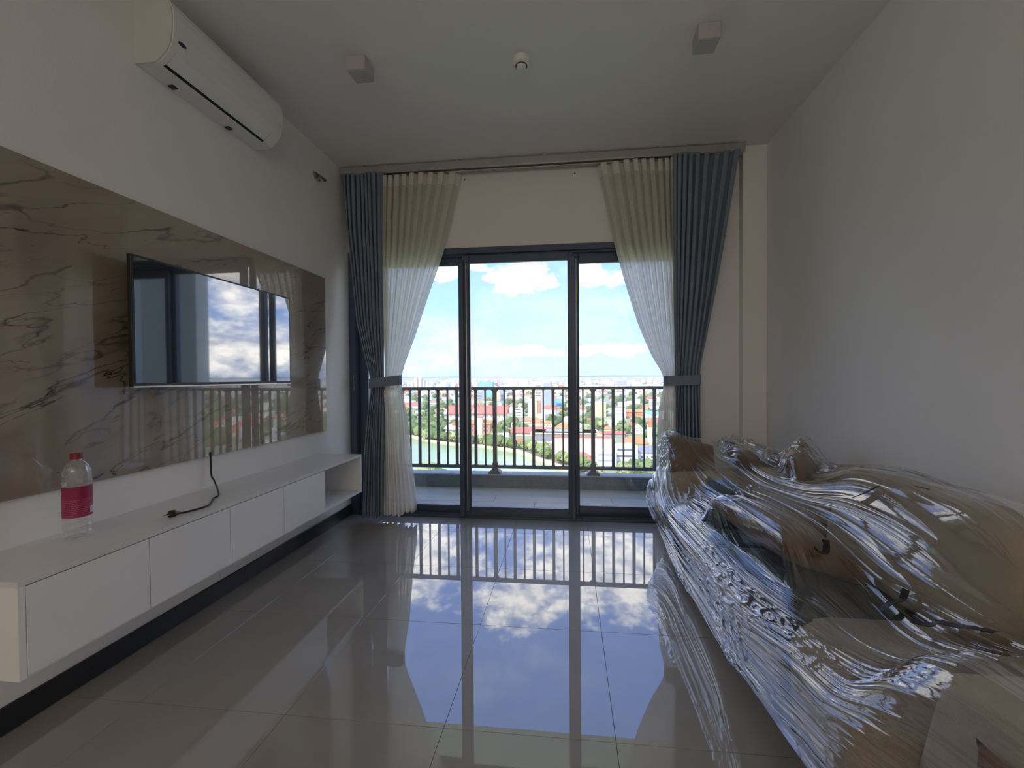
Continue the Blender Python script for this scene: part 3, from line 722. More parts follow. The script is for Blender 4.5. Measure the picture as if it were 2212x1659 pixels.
# low beige chaise end with rounded corner
def prism_round(poly, z0, z1, r=.025, seg=3):
    bm = bmesh.new(); b0 = [bm.verts.new((x, y, z0)) for x, y in poly]; b1 = [bm.verts.new((x, y, z1)) for x, y in poly]
    n = len(poly); bm.faces.new(b0[::-1]); tp = bm.faces.new(b1)
    for i in range(n): bm.faces.new((b0[i], b0[(i+1) % n], b1[(i+1) % n], b1[i]))
    bmesh.ops.bevel(bm, geom=[e for e in tp.edges], offset=r, segments=seg, profile=.5, affect='EDGES')
    bm.normal_update(); bm.verts.ensure_lookup_table()
    m = MB(); m.add([v.co for v in bm.verts], [[v.index for v in f.verts] for f in bm.faces]); bm.free(); return m
far = []
for k in range(9):
    a = math.pi - (math.pi/2)*k/8; far.append((.885+.225*math.cos(a), 1.235+.190*math.sin(a)))
poly = [(.632, .985)] + far + [(1.36, 1.440), (1.36, .955), (.80, .935)]
poly = poly[::-1]
ott = empty('ottoman', (1.0, 1.2, 0), 'low beige upholstered ottoman with rounded corner against the near end of the sofa', 'ottoman')
prism_round(poly, -.985+H, -.800+H, .022).build('seat', beige_f, ott, smooth=True, angle=50)
prism_round([(.70, 1.02), (.72, 1.30), (1.33, 1.38), (1.33, 1.0)][::-1], -1.16+H, -.985+H, .005, 1).build('base', dbrown_f, ott)
for x, y in ((.76, 1.06), (.77, 1.28), (1.28, 1.05), (1.28, 1.34)): MB().cyl((x, y, 0), .014, .02, 0, .08, 14).build('leg', plast_b, ott)
# near armchair, cut by the frame
ach = empty('armchair', (1.15, .5, 0), 'pale beige armchair nearest the camera at the lower right', 'armchair')
m = MB()
bm = bmesh.new()
cs = [(.742, .20, -1.12), (1.50, .20, -1.12), (1.50, 1.02, -1.12), (.742, 1.02, -1.12), (.742, .20, -.590), (1.50, .20, -.590), (1.50, .895, -.590), (.742, .895, -.590)]
vs = [bm.verts.new((x, y, z+H)) for x, y, z in cs]
for f in [(0,3,2,1),(4,5,6,7),(0,1,5,4),(1,2,6,5),(2,3,7,6),(3,0,4,7)]: bm.faces.new([vs[i] for i in f])
bmesh.ops.bevel(bm, geom=bm.edges[:], offset=.028, segments=3, profile=.5, affect='EDGES'); bm.verts.ensure_lookup_table()
m.add([v.co for v in bm.verts], [[v.index for v in f.verts] for f in bm.faces]); bm.free()
m.build('armrest', beige_f2, ach, smooth=True, angle=50)
for x, y in ((.80, .30), (.80, .92), (1.44, .30), (1.44, .92)): MB().cyl((x, y, 0), .014, .02, 0, .125, 14).build('leg', plast_b, ach)
pillow('pillow', (.735, .625, -.80), .32, .32, .10, (0, 90, 8), brown_f, 'brown pillow leaning on the pale beige armchair at the lower right edge')
# dark panel standing in for the shaded void between ottoman and armchair
tag(MB().rbox(.70, 1.30, .90, 1.01, -1.239+H, -.99+H, .01, 2).build('gap_shade', dbrown_f, loc=(1.0, .95, 0)), 'dark brown panel standing in for shade in the gap between ottoman and pale beige armchair', 'gap_shade')

# loose cushions
def cushion(name, x0, x1, y0, y1, z0, z1, r, mat, label, lean=0):
    m = MB(); n = 14
    bm = bmesh.new(); bmesh.ops.create_cube(bm, size=2); bmesh.ops.subdivide_edges(bm, edges=bm.edges[:], cuts=n, use_grid_fill=True)
    for v in bm.verts:
        p = v.co.copy(); k = 5.0
        L_ = (abs(p.x)**k+abs(p.y)**k+abs(p.z)**k)**(1/k); p /= L_
        p *= 1+.06*(1-max(abs(p.y), abs(p.z)))
        q = Vector((p.x*(x1-x0)/2, p.y*(y1-y0)/2, p.z*(z1-z0)/2)); q.x += lean*q.z
        q += Vector((1, .3, .3))*.006*noise.noise(Vector((p.y*3, p.z*3, x0*9)))
        v.co = q
    bm.verts.ensure_lookup_table(); c = Vector(((x0+x1)/2, (y0+y1)/2, (z0+z1)/2+H))
    m.add([v.co+c for v in bm.verts], [[v.index for v in f.verts] for f in bm.faces]); bm.free()
    return tag(m.build(name, mat, loc=c, smooth=True), label, 'cushion')
cushion('back_cushion', 1.19, 1.42, 1.24, 2.04, -.835, -.425, .1, beige_f, 'large beige back cushion nearer the camera, leaning on the right wall side of the sofa', .16)
cushion('back_cushion', 1.14, 1.36, 2.06, 2.70, -.835, -.555, .1, beige_f, 'beige back cushion farther from the camera, beside the pointed brown pillow', .14)
pillow('pillow', (1.345, 2.43, -.605), .42, .42, .13, (0, 68, 0), brown_f, 'brown pillow whose pointed corner pokes up above the beige back cushions', seed=2)
bpy.data.objects['pillow.001'].rotation_euler = (math.radians(34), math.radians(74), 0)
pillow('pillow', (1.00, 1.96, -.745), .48, .60, .15, (0, 22, 8), brown_f, 'dark brown pillow lying on the charcoal seat in front of the beige cushions', seed=4)
pillow('pillow', (1.22, 2.84, -.60), .36, .36, .14, (10, 40, 0), brown_f, 'brown pillow at the far end of the sofa next to the pier', seed=6)
pillow('pillow', (.86, 2.93, -.575), .36, .30, .13, (52, 14, 8), brown_f, 'brown pillow propped upright on the far armrest beside the window', seed=8)
# slate blue bolster
m = MB(); n = 28; pts = []
for j in range(13):
    t = j/12; r = .070*min(1, (1-abs(2*t-1)**8)**.5+.05)
    pts.append(((.86+.19*t, 2.62-.02*t, -.715+.0*t+H), r))
m.tube([p for p, r in pts], [r for p, r in pts], 24)
tag(m.build('bolster', bgrey_f, loc=(.95, 2.62, -.7+H), smooth=True), 'slate blue bolster cushion near the far armrest of the sofa', 'cushion')
tag(MB().rbox(.76, 1.02, 2.28, 2.54, -.835+H, -.755+H, .02, 3).build('folded_cover', grey_f, loc=(.9, 2.4, -.8+H), smooth=True, angle=60), 'dark folded fabric cover in front of the slate blue bolster', 'fabric')

# ---- the plastic sheet: lofted from sections, then wrinkled
ST = [
 (3.12, [(.72,-1.15),(.66,-1.00),(.64,-.86),(.70,-.70),(.72,-.60),(.76,-.56),(.90,-.57),(1.04,-.60),(1.16,-.56),(1.30,-.58),(1.45,-.62),(1.575,-.66)]),
 (3.04, [(.685,-1.15),(.604,-.97),(.585,-.83),(.672,-.645),(.682,-.475),(.735,-.440),(.88,-.472),(1.04,-.515),(1.16,-.448),(1.30,-.475),(1.45,-.53),(1.575,-.56)]),
 (2.85, [(.685,-1.185),(.615,-1.01),(.60,-.86),(.68,-.70),(.74,-.58),(.82,-.55),(.93,-.55),(1.05,-.53),(1.17,-.455),(1.30,-.48),(1.45,-.53),(1.575,-.555)]),
 (2.60, [(.684,-1.21),(.625,-1.04),(.61,-.88),(.69,-.80),(.78,-.72),(.90,-.62),(1.02,-.60),(1.12,-.56),(1.22,-.49),(1.33,-.49),(1.46,-.525),(1.575,-.550)]),
 (2.35, [(.675,-1.205),(.628,-1.04),(.618,-.88),(.70,-.80),(.80,-.745),(.92,-.66),(1.02,-.625),(1.12,-.58),(1.24,-.52),(1.36,-.475),(1.47,-.52),(1.575,-.550)]),
 (2.10, [(.665,-1.185),(.628,-1.02),(.622,-.87),(.71,-.80),(.82,-.765),(.93,-.67),(1.03,-.620),(1.13,-.585),(1.24,-.50),(1.36,-.44),(1.47,-.50),(1.575,-.545)]),
 (1.80, [(.650,-1.16),(.625,-1.00),(.622,-.86),(.72,-.81),(.84,-.785),(.95,-.70),(1.05,-.64),(1.15,-.55),(1.25,-.425),(1.37,-.395),(1.48,-.485),(1.575,-.540)]),
 (1.50, [(.625,-1.09),(.615,-.96),(.630,-.845),(.73,-.80),(.85,-.785),(.96,-.765),(1.06,-.70),(1.16,-.54),(1.25,-.425),(1.37,-.42),(1.48,-.50),(1.575,-.540)]),
 (1.25, [(.610,-1.04),(.605,-.92),(.625,-.805),(.73,-.778),(.85,-.778),(.96,-.775),(1.07,-.70),(1.17,-.58),(1.26,-.50),(1.37,-.50),(1.48,-.53),(1.575,-.550)]),
 (1.05, [(.575,-.96),(.590,-.87),(.622,-.785),(.73,-.730),(.85,-.700),(.96,-.690),(1.07,-.66),(1.17,-.62),(1.26,-.60),(1.37,-.59),(1.48,-.59),(1.575,-.60)]),
 (.90, [(.560,-.93),(.580,-.84),(.630,-.735),(.72,-.600),(.84,-.572),(.96,-.575),(1.07,-.58),(1.17,-.59),(1.26,-.59),(1.37,-.59),(1.48,-.59),(1.575,-.60)]),
 (.70, [(.580,-.98),(.610,-.86),(.650,-.72),(.725,-.570),(.84,-.562),(.96,-.562),(1.07,-.560),(1.17,-.56),(1.26,-.56),(1.37,-.56),(1.48,-.56),(1.575,-.575)]),
 (.15, [(.590,-1.02),(.620,-.88),(.660,-.72),(.725,-.570),(.84,-.562),(.96,-.562),(1.07,-.560),(1.17,-.56),(1.26,-.56),(1.37,-.56),(1.48,-.56),(1.575,-.575)]),
]
def cr_interp(P, t):
    """catmull rom along axis 0 at positions t in [0, n-1]"""
    P = np.asarray(P, float); n = len(P); i = np.clip(t.astype(int), 0, n-2); f = (t-i)
    i0, i1, i2, i3 = np.clip(i-1, 0, n-1), i, i+1, np.clip(i+2, 0, n-1)
    sh = (-1,)+(1,)*(P.ndim-1); f = f.reshape(sh)
    p0, p1, p2, p3 = P[i0], P[i1], P[i2], P[i3]
    return .5*(2*p1+(-p0+p2)*f+(2*p0-5*p1+4*p2-p3)*f**2+(-p0+3*p1-3*p2+p3)*f**3)
NU, NV = 900, 520
C = np.array([[(x, y, z+H) for x, z in sec] for y, sec in ST])
S = cr_interp(C, np.linspace(0, len(ST)-1, NV)); S = cr_interp(S.transpose(1, 0, 2), np.linspace(0, C.shape[1]-1, NU)).transpose(1, 0, 2)
dv = np.gradient(S, axis=0); du = np.gradient(S, axis=1); nrm = np.cross(dv, du); nrm /= np.linalg.norm(nrm, axis=2, keepdims=True)
nrm *= np.sign(nrm[:, :, 2:3].mean()) if nrm[:, :, 2].mean() != 0 else 1
uu, vv = np.meshgrid(np.linspace(0, 1, NU), np.linspace(0, 1, NV))
def vnoise(u, v, fu, fv, seed):
    r = np.random.RandomState(seed); gu, gv = int(fu)+3, int(fv)+3; G = r.rand(gv, gu)
    x = np.clip(u, 0, 1)*fu; y = np.clip(v, 0, 1)*fv; i = x.astype(int); j = y.astype(int); fx = x-i; fy = y-j
    fx = fx*fx*(3-2*fx); fy = fy*fy*(3-2*fy)
    return (G[j, i]*(1-fx)+G[j, i+1]*fx)*(1-fy)+(G[j+1, i]*(1-fx)+G[j+1, i+1]*fx)*fy
def ridge(n): return (1-np.abs(2*n-1))**5
sk = uu + .10*(vnoise(uu, vv, 4, 4, 91)-.5) + .10*(vv-.5)*(uu-.2)
disp = .010*ridge(vnoise(sk, vv, 16, 2.6, 1)) + .0040*ridge(vnoise(sk, vv, 40, 4, 2)) + .0016*ridge(vnoise(sk, vv, 90, 7, 3))
front = np.exp(-((uu-.20)/.22)**2)                       # long taut streaks on the front fall
front *= np.clip(1.25-vv*1.3, .12, 1)
disp += front*(.012*ridge(vnoise(sk, vv, 46, 2.0, 4)) + .0065*ridge(vnoise(sk, vv, 100, 3, 5)) + .0022*ridge(vnoise(sk, vv, 190, 5, 15)))
crum = np.clip((vnoise(uu, vv, 9, 9, 6)-.68)*6, 0, 1)*np.clip(1.15-1.1*vv, .15, 1)    # patches of crumple
disp += crum*(.014*ridge(vnoise(uu, vv, 60, 46, 7)) + .008*ridge(vnoise(uu, vv, 120, 90, 8)))
disp += .012*(vnoise(uu, vv, 10, 8, 9)-.5)
edge = np.clip((1-uu)*12, 0, 1); disp *= .25+.75*edge
disp *= np.clip(1.7-1.35*vv, .45, 1)
# the sheet rests on whatever lies under it
from mathutils.bvhtree import BVHTree
dg = bpy.context.evaluated_depsgraph_get(); bpy.context.view_layer.update()
trees = []
for o_ in list(COL.objects):
    rt = o_
    while rt.parent: rt = rt.parent
    if o_.type == 'MESH' and rt.name.split('.')[0] in ('sofa', 'ottoman', 'armchair', 'pillow', 'back_cushion', 'bolster', 'folded_cover'):
        mw = o_.matrix_world; trees.append(BVHTree.FromPolygons([mw @ v.co for v in o_.data.vertices], [tuple(p.vertices) for p in o_.data.polygons]))
lift = np.full((NV, NU), 0.0); down = Vector((0, 0, -1))
for j in range(0, NV, 3):
    for i in range(int(NU*.12), NU, 3):
        x_, y_, z_ = S[j, i]; top = -9
        for T_ in trees:
            h_ = T_.ray_cast(Vector((x_, y_, 1.6)), down)
            if h_[0] is not None and h_[0].z > top: top = h_[0].z
        lift[j, i] = max(0, top+.012-z_)
sub = lift[::3, int(NU*.12)::3].copy()
for _ in range(2):
    pd = np.pad(sub, 1, mode='edge'); sub = np.max([pd[a:a+sub.shape[0], b:b+sub.shape[1]] for a in range(3) for b in range(3)], axis=0)
for _ in range(5):
    pd = np.pad(sub, 1, mode='edge'); sub = sum(pd[a:a+sub.shape[0], b:b+sub.shape[1]] for a in range(3) for b in range(3))/9
jj = np.clip(np.arange(NV)/3, 0, sub.shape[0]-1.001); ii = np.clip((np.arange(NU)-int(NU*.12))/3, 0, sub.shape[1]-1.001)
j0, i0 = jj.astype(int), ii.astype(int); fj, fi = (jj-j0)[:, None], (ii-i0)[None, :]
sub2 = sub[np.ix_(j0, i0)]*(1-fj)*(1-fi)+sub[np.ix_(j0+1, i0)]*fj*(1-fi)+sub[np.ix_(j0, i0+1)]*(1-fj)*fi+sub[np.ix_(j0+1, i0+1)]*fj*fi
S[:, :, 2] += sub2*(uu > .10)
S = S + nrm*disp[:, :, None] + np.array([0, 0, .004])
S[:, :, 2] = np.maximum(S[:, :, 2], .012)
S[:, :, 0] = np.minimum(S[:, :, 0], XR-.015)
# torn / open holes: a slit at the far end and one by the bolster
hole = np.zeros((NV, NU), bool)
for hv, hu, rv, ru in ((.225, .385, .018, .012), (.30, .435, .055, .016)):
    hole |= ((vv-hv)/rv)**2 + ((uu-hu-(vv-hv)*.25)/ru)**2 < 1+.35*(vnoise(uu, vv, 40, 40, 12)-.5)
me = bpy.data.meshes.new('plastic_sheet')
idx = (np.arange(NV-1)[:, None]*NU + np.arange(NU-1)[None, :]); q = np.stack([idx, idx+1, idx+NU+1, idx+NU], -1)
q = q[~hole[:-1, :-1]].reshape(-1, 4)
off = Vector((1.1, 1.8, .6)); Vv = (S.reshape(-1, 3)-np.array(off))
me.vertices.add(len(Vv)); me.vertices.foreach_set('co', Vv.ravel()); me.loops.add(q.size); me.loops.foreach_set('vertex_index', q.ravel())
me.polygons.add(len(q)); me.polygons.foreach_set('loop_start', np.arange(0, q.size, 4)); me.polygons.foreach_set('loop_total', np.full(len(q), 4))
me.polygons.foreach_set('use_smooth', np.ones(len(q), bool)); me.update(calc_edges=True); me.materials.append(sheet_m)
sh = bpy.data.objects.new('plastic_sheet', me); COL.objects.link(sh); sh.location = off
tag(sh, 'crumpled clear plastic dust sheet draped over the sofa and armchair', 'plastic sheet')
def sheet_at(x, y):
    d = (S[:, :, 0]-x)**2+(S[:, :, 1]-y)**2; near = (d < .014**2) & (uu > .3); k = np.unravel_index(d.argmin(), d.shape)
    return (S[k][0], S[k][1], max(S[k][2], S[:, :, 2][near].max() if near.any() else -9)+.002)
# black tape strips stuck on the sheet
def tape(path, w_, label):
    m = MB(); P = []
    for x, y, dz in path: P.append(Vector((x, y, sheet_at(x, y)[2]+.012+dz)))
    P = catmull(P, 6); n = len(P)
    for i, p in enumerate(P):
        t = (P[min(i+1, n-1)]-P[max(i-1, 0)]).normalized(); sd_ = t.cross(Vector((0, 0, 1))).normalized()*w_/2
        wob = .15*w_*math.sin(i*1.7)
        m.v += [tuple(p-sd_*(1+wob/w_)), tuple(p+sd_), tuple(p+sd_+Vector((0, 0, .0015))), tuple(p-sd_*(1+wob/w_)+Vector((0, 0, .0015)))]
        if i:
            b = 4*(i-1); m.face((b, b+4, b+5, b+1)); m.face((b+3, b+2, b+6, b+7)); m.face((b, b+3, b+7, b+4)); m.face((b+1, b+5, b+6, b+2))
    m.face((0, 1, 2, 3)); e = 4*(n-1); m.face((e, e+3, e+2, e+1))
    return tag(m.build('tape_strip', tape_m, loc=tuple(P[0])), label, 'tape', 'tape strips')
TAPES = [
 ([(.931, 1.637, 0), (.942, 1.630, 0), (.958, 1.628, .002), (.975, 1.640, .008), (.990, 1.668, .020)], .022, 'short black tape strip bent upright in the middle of the plastic sheet'),
 ([(1.158, 1.786, 0), (1.178, 1.747, .002), (1.197, 1.698, .003)], .020, 'straight black tape strip lying on the near large beige cushion'),
 ([(.975, 1.375, 0), (1.007, 1.372, .002), (1.030, 1.364, .004), (1.048, 1.372, .014)], .020, 'curled black tape strip above the edge of the beige ottoman'),
 ([(.998, 1.280, .004), (1.014, 1.250, .004), (1.030, 1.235, .006), (1.043, 1.207, .003), (1.058, 1.173, .002), (1.068, 1.129, .002)], .034, 'long wide black tape strip nearest the camera'),
 ([(1.457, 2.650, .0), (1.463, 2.665, .006), (1.470, 2.69, .012)], .014, 'tiny black tape strip near the top of the sofa back by the wall'),
 ([(1.232, 1.573, .003), (1.237, 1.527, .003)], .008, 'thin black tape strip at the wall edge of the plastic sheet'),
]
for t_ in TAPES: tape(*t_)

# ------------------------------------------------------------------ the city outside
CITY = {
 'RED': (.70, .17, .13), 'ORANGE': (.78, .27, .12), 'PINK': (.80, .46, .34), 'CREAM': (.80, .71, .56), 'WHITE': (.84, .82, .78), 'BEIGE': (.74, .66, .50),
 'DARK': (.16, .18, .22), 'GLASS': (.36, .44, .54), 'BGREY': (.40, .44, .50), 'BLUE': (.22, .48, .85), 'BRICK': (.62, .30, .22), 'SLATE': (.26, .28, .33), 'YELLOW': (.84, .70, .34), 'CONC': (.52, .52, .50)}
cm_ = {k: pbr('city_'+k.lower(), v, .8, var=.10, vscale=.25, bump=.1, bscale=1.5) for k, v in CITY.items()}
LAKE = [(-182.3, 420.1), (-154.1, 391.6), (-127.9, 367.1), (-119.6, 362.2), (-99.0, 350.8), (-83.4, 347.0), (-65.4, 338.8), (-43.4, 323.1), (-34.5, 310.1), (-28.0, 298.0), (-16.8, 282.6), (-.6, 253.5), (8.4, 228.9), (15.7, 192.1), (26, 130), (30, 20), (-420, 20), (-420, 470), (-260, 470)]
def in_lake(x, y):
    c = False; n = len(LAKE)
    for i in range(n):
        (x1, y1), (x2, y2) = LAKE[i], LAKE[(i+1) % n]
        if (y1 > y) != (y2 > y) and x < (x2-x1)*(y-y1)/(y2-y1)+x1: c = not c
    return c
ground_m = pbr('city_ground', (.30, .33, .20), .95, var=.35, vscale=.02, bump=.3, bscale=.2)
struct('city_ground', MB().add([(-30000, -200, G0), (30000, -200, G0), (30000, 40000, G0), (-30000, 40000, G0)], [(0, 1, 2, 3)]), ground_m)
lk_m = pbr('lake_water', (.36, .46, .22), .22, bump=.35, bscale=.35, var=.12, vscale=.01)
lkm = MB(); lkm.v = [(x, y, G0+.35) for x, y in LAKE]; lkm.face(range(len(LAKE)))
lo_ = struct('lake_water', lkm, lk_m)
# lakeside promenade with low wall
pr = MB(); shore = LAKE[:15]; V2 = [Vector(p) for p in shore]
for i, p in enumerate(V2):
    t = (V2[min(i+1, len(V2)-1)]-V2[max(i-1, 0)]).normalized(); nrm2 = Vector((-t.y, t.x))
    for k_, z in ((0, .3), (0, 1.5), (.8, 1.5), (.8, 1.0), (5.5, 1.0)):
        q_ = p+nrm2*k_; pr.v.append((q_.x, q_.y, G0+z))
    if i:
        for k_ in range(4): b = 5*i+k_; pr.face((b-5, b, b+1, b-4))
prm = pbr('promenade_paving', (.78, .52, .40), .85, var=.15, vscale=.4, bump=.1)
struct('promenade', pr, prm)

def bld(kind, name, label, cat, x, y, w_, d_, h, c1, c2, rf, group=None, parts=True):
    r = empty(name, (x, y, G0), label, cat, group)
    x0, x1, y0, y1 = x-w_/2, x+w_/2, y, y+d_
    M1, M2 = cm_[c1], cm_[c2]
    if kind in ('gable', 'hip'):
        hw = h*(1-rf)
        wl = MB().box(x0, x1, y0, y1, G0, G0+hw); wo_ = wl.build('walls', M2, r)
        o = w_*.03+.3; rm = MB(); ym = (y0+y1)/2
        if kind == 'gable' and w_ >= d_:
            rm.add([(x0-o, y0-o, G0+hw), (x1+o, y0-o, G0+hw), (x1+o, y1+o, G0+hw), (x0-o, y1+o, G0+hw), (x0-o, ym, G0+h), (x1+o, ym, G0+h)], [(0, 1, 5, 4), (2, 3, 4, 5), (0, 4, 3), (1, 2, 5), (0, 3, 2, 1)])
        elif kind == 'gable':
            rm.add([(x0-o, y0-o, G0+hw), (x1+o, y0-o, G0+hw), (x1+o, y1+o, G0+hw), (x0-o, y1+o, G0+hw), (x, y0-o, G0+h), (x, y1+o, G0+h)], [(0, 1, 4), (2, 3, 5), (0, 4, 5, 3), (1, 2, 5, 4), (0, 3, 2, 1)])
        else:
            k_ = min(w_*.32, d_*.5); rm.add([(x0-o, y0-o, G0+hw), (x1+o, y0-o, G0+hw), (x1+o, y1+o, G0+hw), (x0-o, y1+o, G0+hw), (x0+k_, ym, G0+h), (x1-k_, ym, G0+h)], [(0, 1, 5, 4), (2, 3, 4, 5), (3, 0, 4), (1, 2, 5), (0, 3, 2, 1)])
        rm.build('roof', M1, r)
        nw = max(2, min(14, int(w_/3.2)))
        if hw > 3:
            for k_ in range(nw):
                wx = x0+(k_+.5)*w_/nw
                MB().box(wx-.6, wx+.6, y0-.06, y0+.05, G0+hw*.45, G0+hw*.45+min(1.8, hw*.3)).build('window', cm_['DARK'], r)
        if name == 'hall':
            MB().add([(x-9, y0-1.2, G0+hw), (x+3, y0-1.2, G0+hw), (x-3, y0-1.2, G0+h*.92), (x-3, ym, G0+h*.92)], [(0, 1, 2), (1, 3, 2), (0, 2, 3)]).build('cross_gable', cm_['CREAM'], r)
            MB().box(x0-1, x1+1, ym-.8, ym+.8, G0+h-.4, G0+h+.3).build('ridge', cm_['RED'], r)
        if name == 'warehouse':
            MB().box(x0-1.3, x1+1.3, ym-1.0, ym+.8, G0+h-.6, G0+h+.2).build('ridge', cm_['RED'], r)
    elif kind == 'box':
        MB().box(x0, x1, y0, y1, G0, G0+h).build('walls', M1, r)
        MB().box(x0+w_*.2, x1-w_*.2, y0+d_*.3, y1-d_*.3, G0+h, G0+h+max(.8, h*.05)).build('roof_block', M2, r)
        if name == 'slab_tower':
            MB().box(x1, x1+4.5, y0+1.5, y1, G0, G0+h*.92).build('orange_flank', cm_['ORANGE'], r)
            MB().box(x1+4.5, x1+6.5, y0+2.5, y1, G0, G0+h*.92).build('grey_flank', cm_['BGREY'], r)
        if name == 'flat_building':
            MB().box(x0-1.5, x1+1.5, y0-1.5, y1+1, G0+h-.9, G0+h).build('roof', cm_['BEIGE'], r)
            MB().box(x0+3, x1-3, y0-.2, y0, G0+h*.25, G0+h*.72).build('window_band', cm_['SLATE'], r)
        elif name != 'netted_building' and w_ > 8:
            nf = max(2, int(h/4))
            for k_ in range(min(nf, 8)):
                MB().box(x0+w_*.12, x1-w_*.12, y0-.1, y0, G0+h*(k_+.4)/nf, G0+h*(k_+.62)/nf).build('window_band', cm_['BGREY'], r)
    elif kind == 'strips':
        MB().box(x0, x1, y0, y1, G0, G0+h).build('walls', M1, r)
        nf = max(3, min(12, int(h/3.6)))
        for k_ in range(nf):
            MB().box(x0+w_*.10, x1-w_*.22, y0-.12, y0+.1, G0+h*(k_+.35)/nf, G0+h*(k_+.68)/nf).build('window_band', M2, r)
        MB().box(x0+w_*.3, x1-w_*.3, y0+d_*.3, y1-d_*.3, G0+h, G0+h*1.05).build('roof_block', M1, r)
    elif kind == 'dome':
        MB().box(x0, x1, y0, y1, G0, G0+h*.55).build('walls', M2, r)
        m = MB(); m.lathe((x, (y0+y1)/2, G0+h*.5), [(w_*.62, 0), (w_*.58, h*.22), (w_*.40, h*.40), (w_*.2, h*.48), (.01, h*.5)][::-1], 28); m.build('roof', M1, r, smooth=True)
    elif kind == 'towers':
        hs = [.62, .82, 1.0, .93, 1.0, .72]; n = len(hs)
        for k_, q_ in enumerate(hs):
            a = x0+k_*w_/n; MB().box(a, a+w_/n*.92, y0+(k_ % 2)*8, y1, G0, G0+h*q_).build('tower', M1 if k_ % 2 else M2, r)
            MB().prism([(a, G0+h*q_), (a+w_/n*.92, G0+h*q_), (a+w_/n*.46, G0+h*(q_+.05))][::-1], 'y', y0+(k_ % 2)*8, y1).build('roof', cm_['CREAM'], r)
    return r
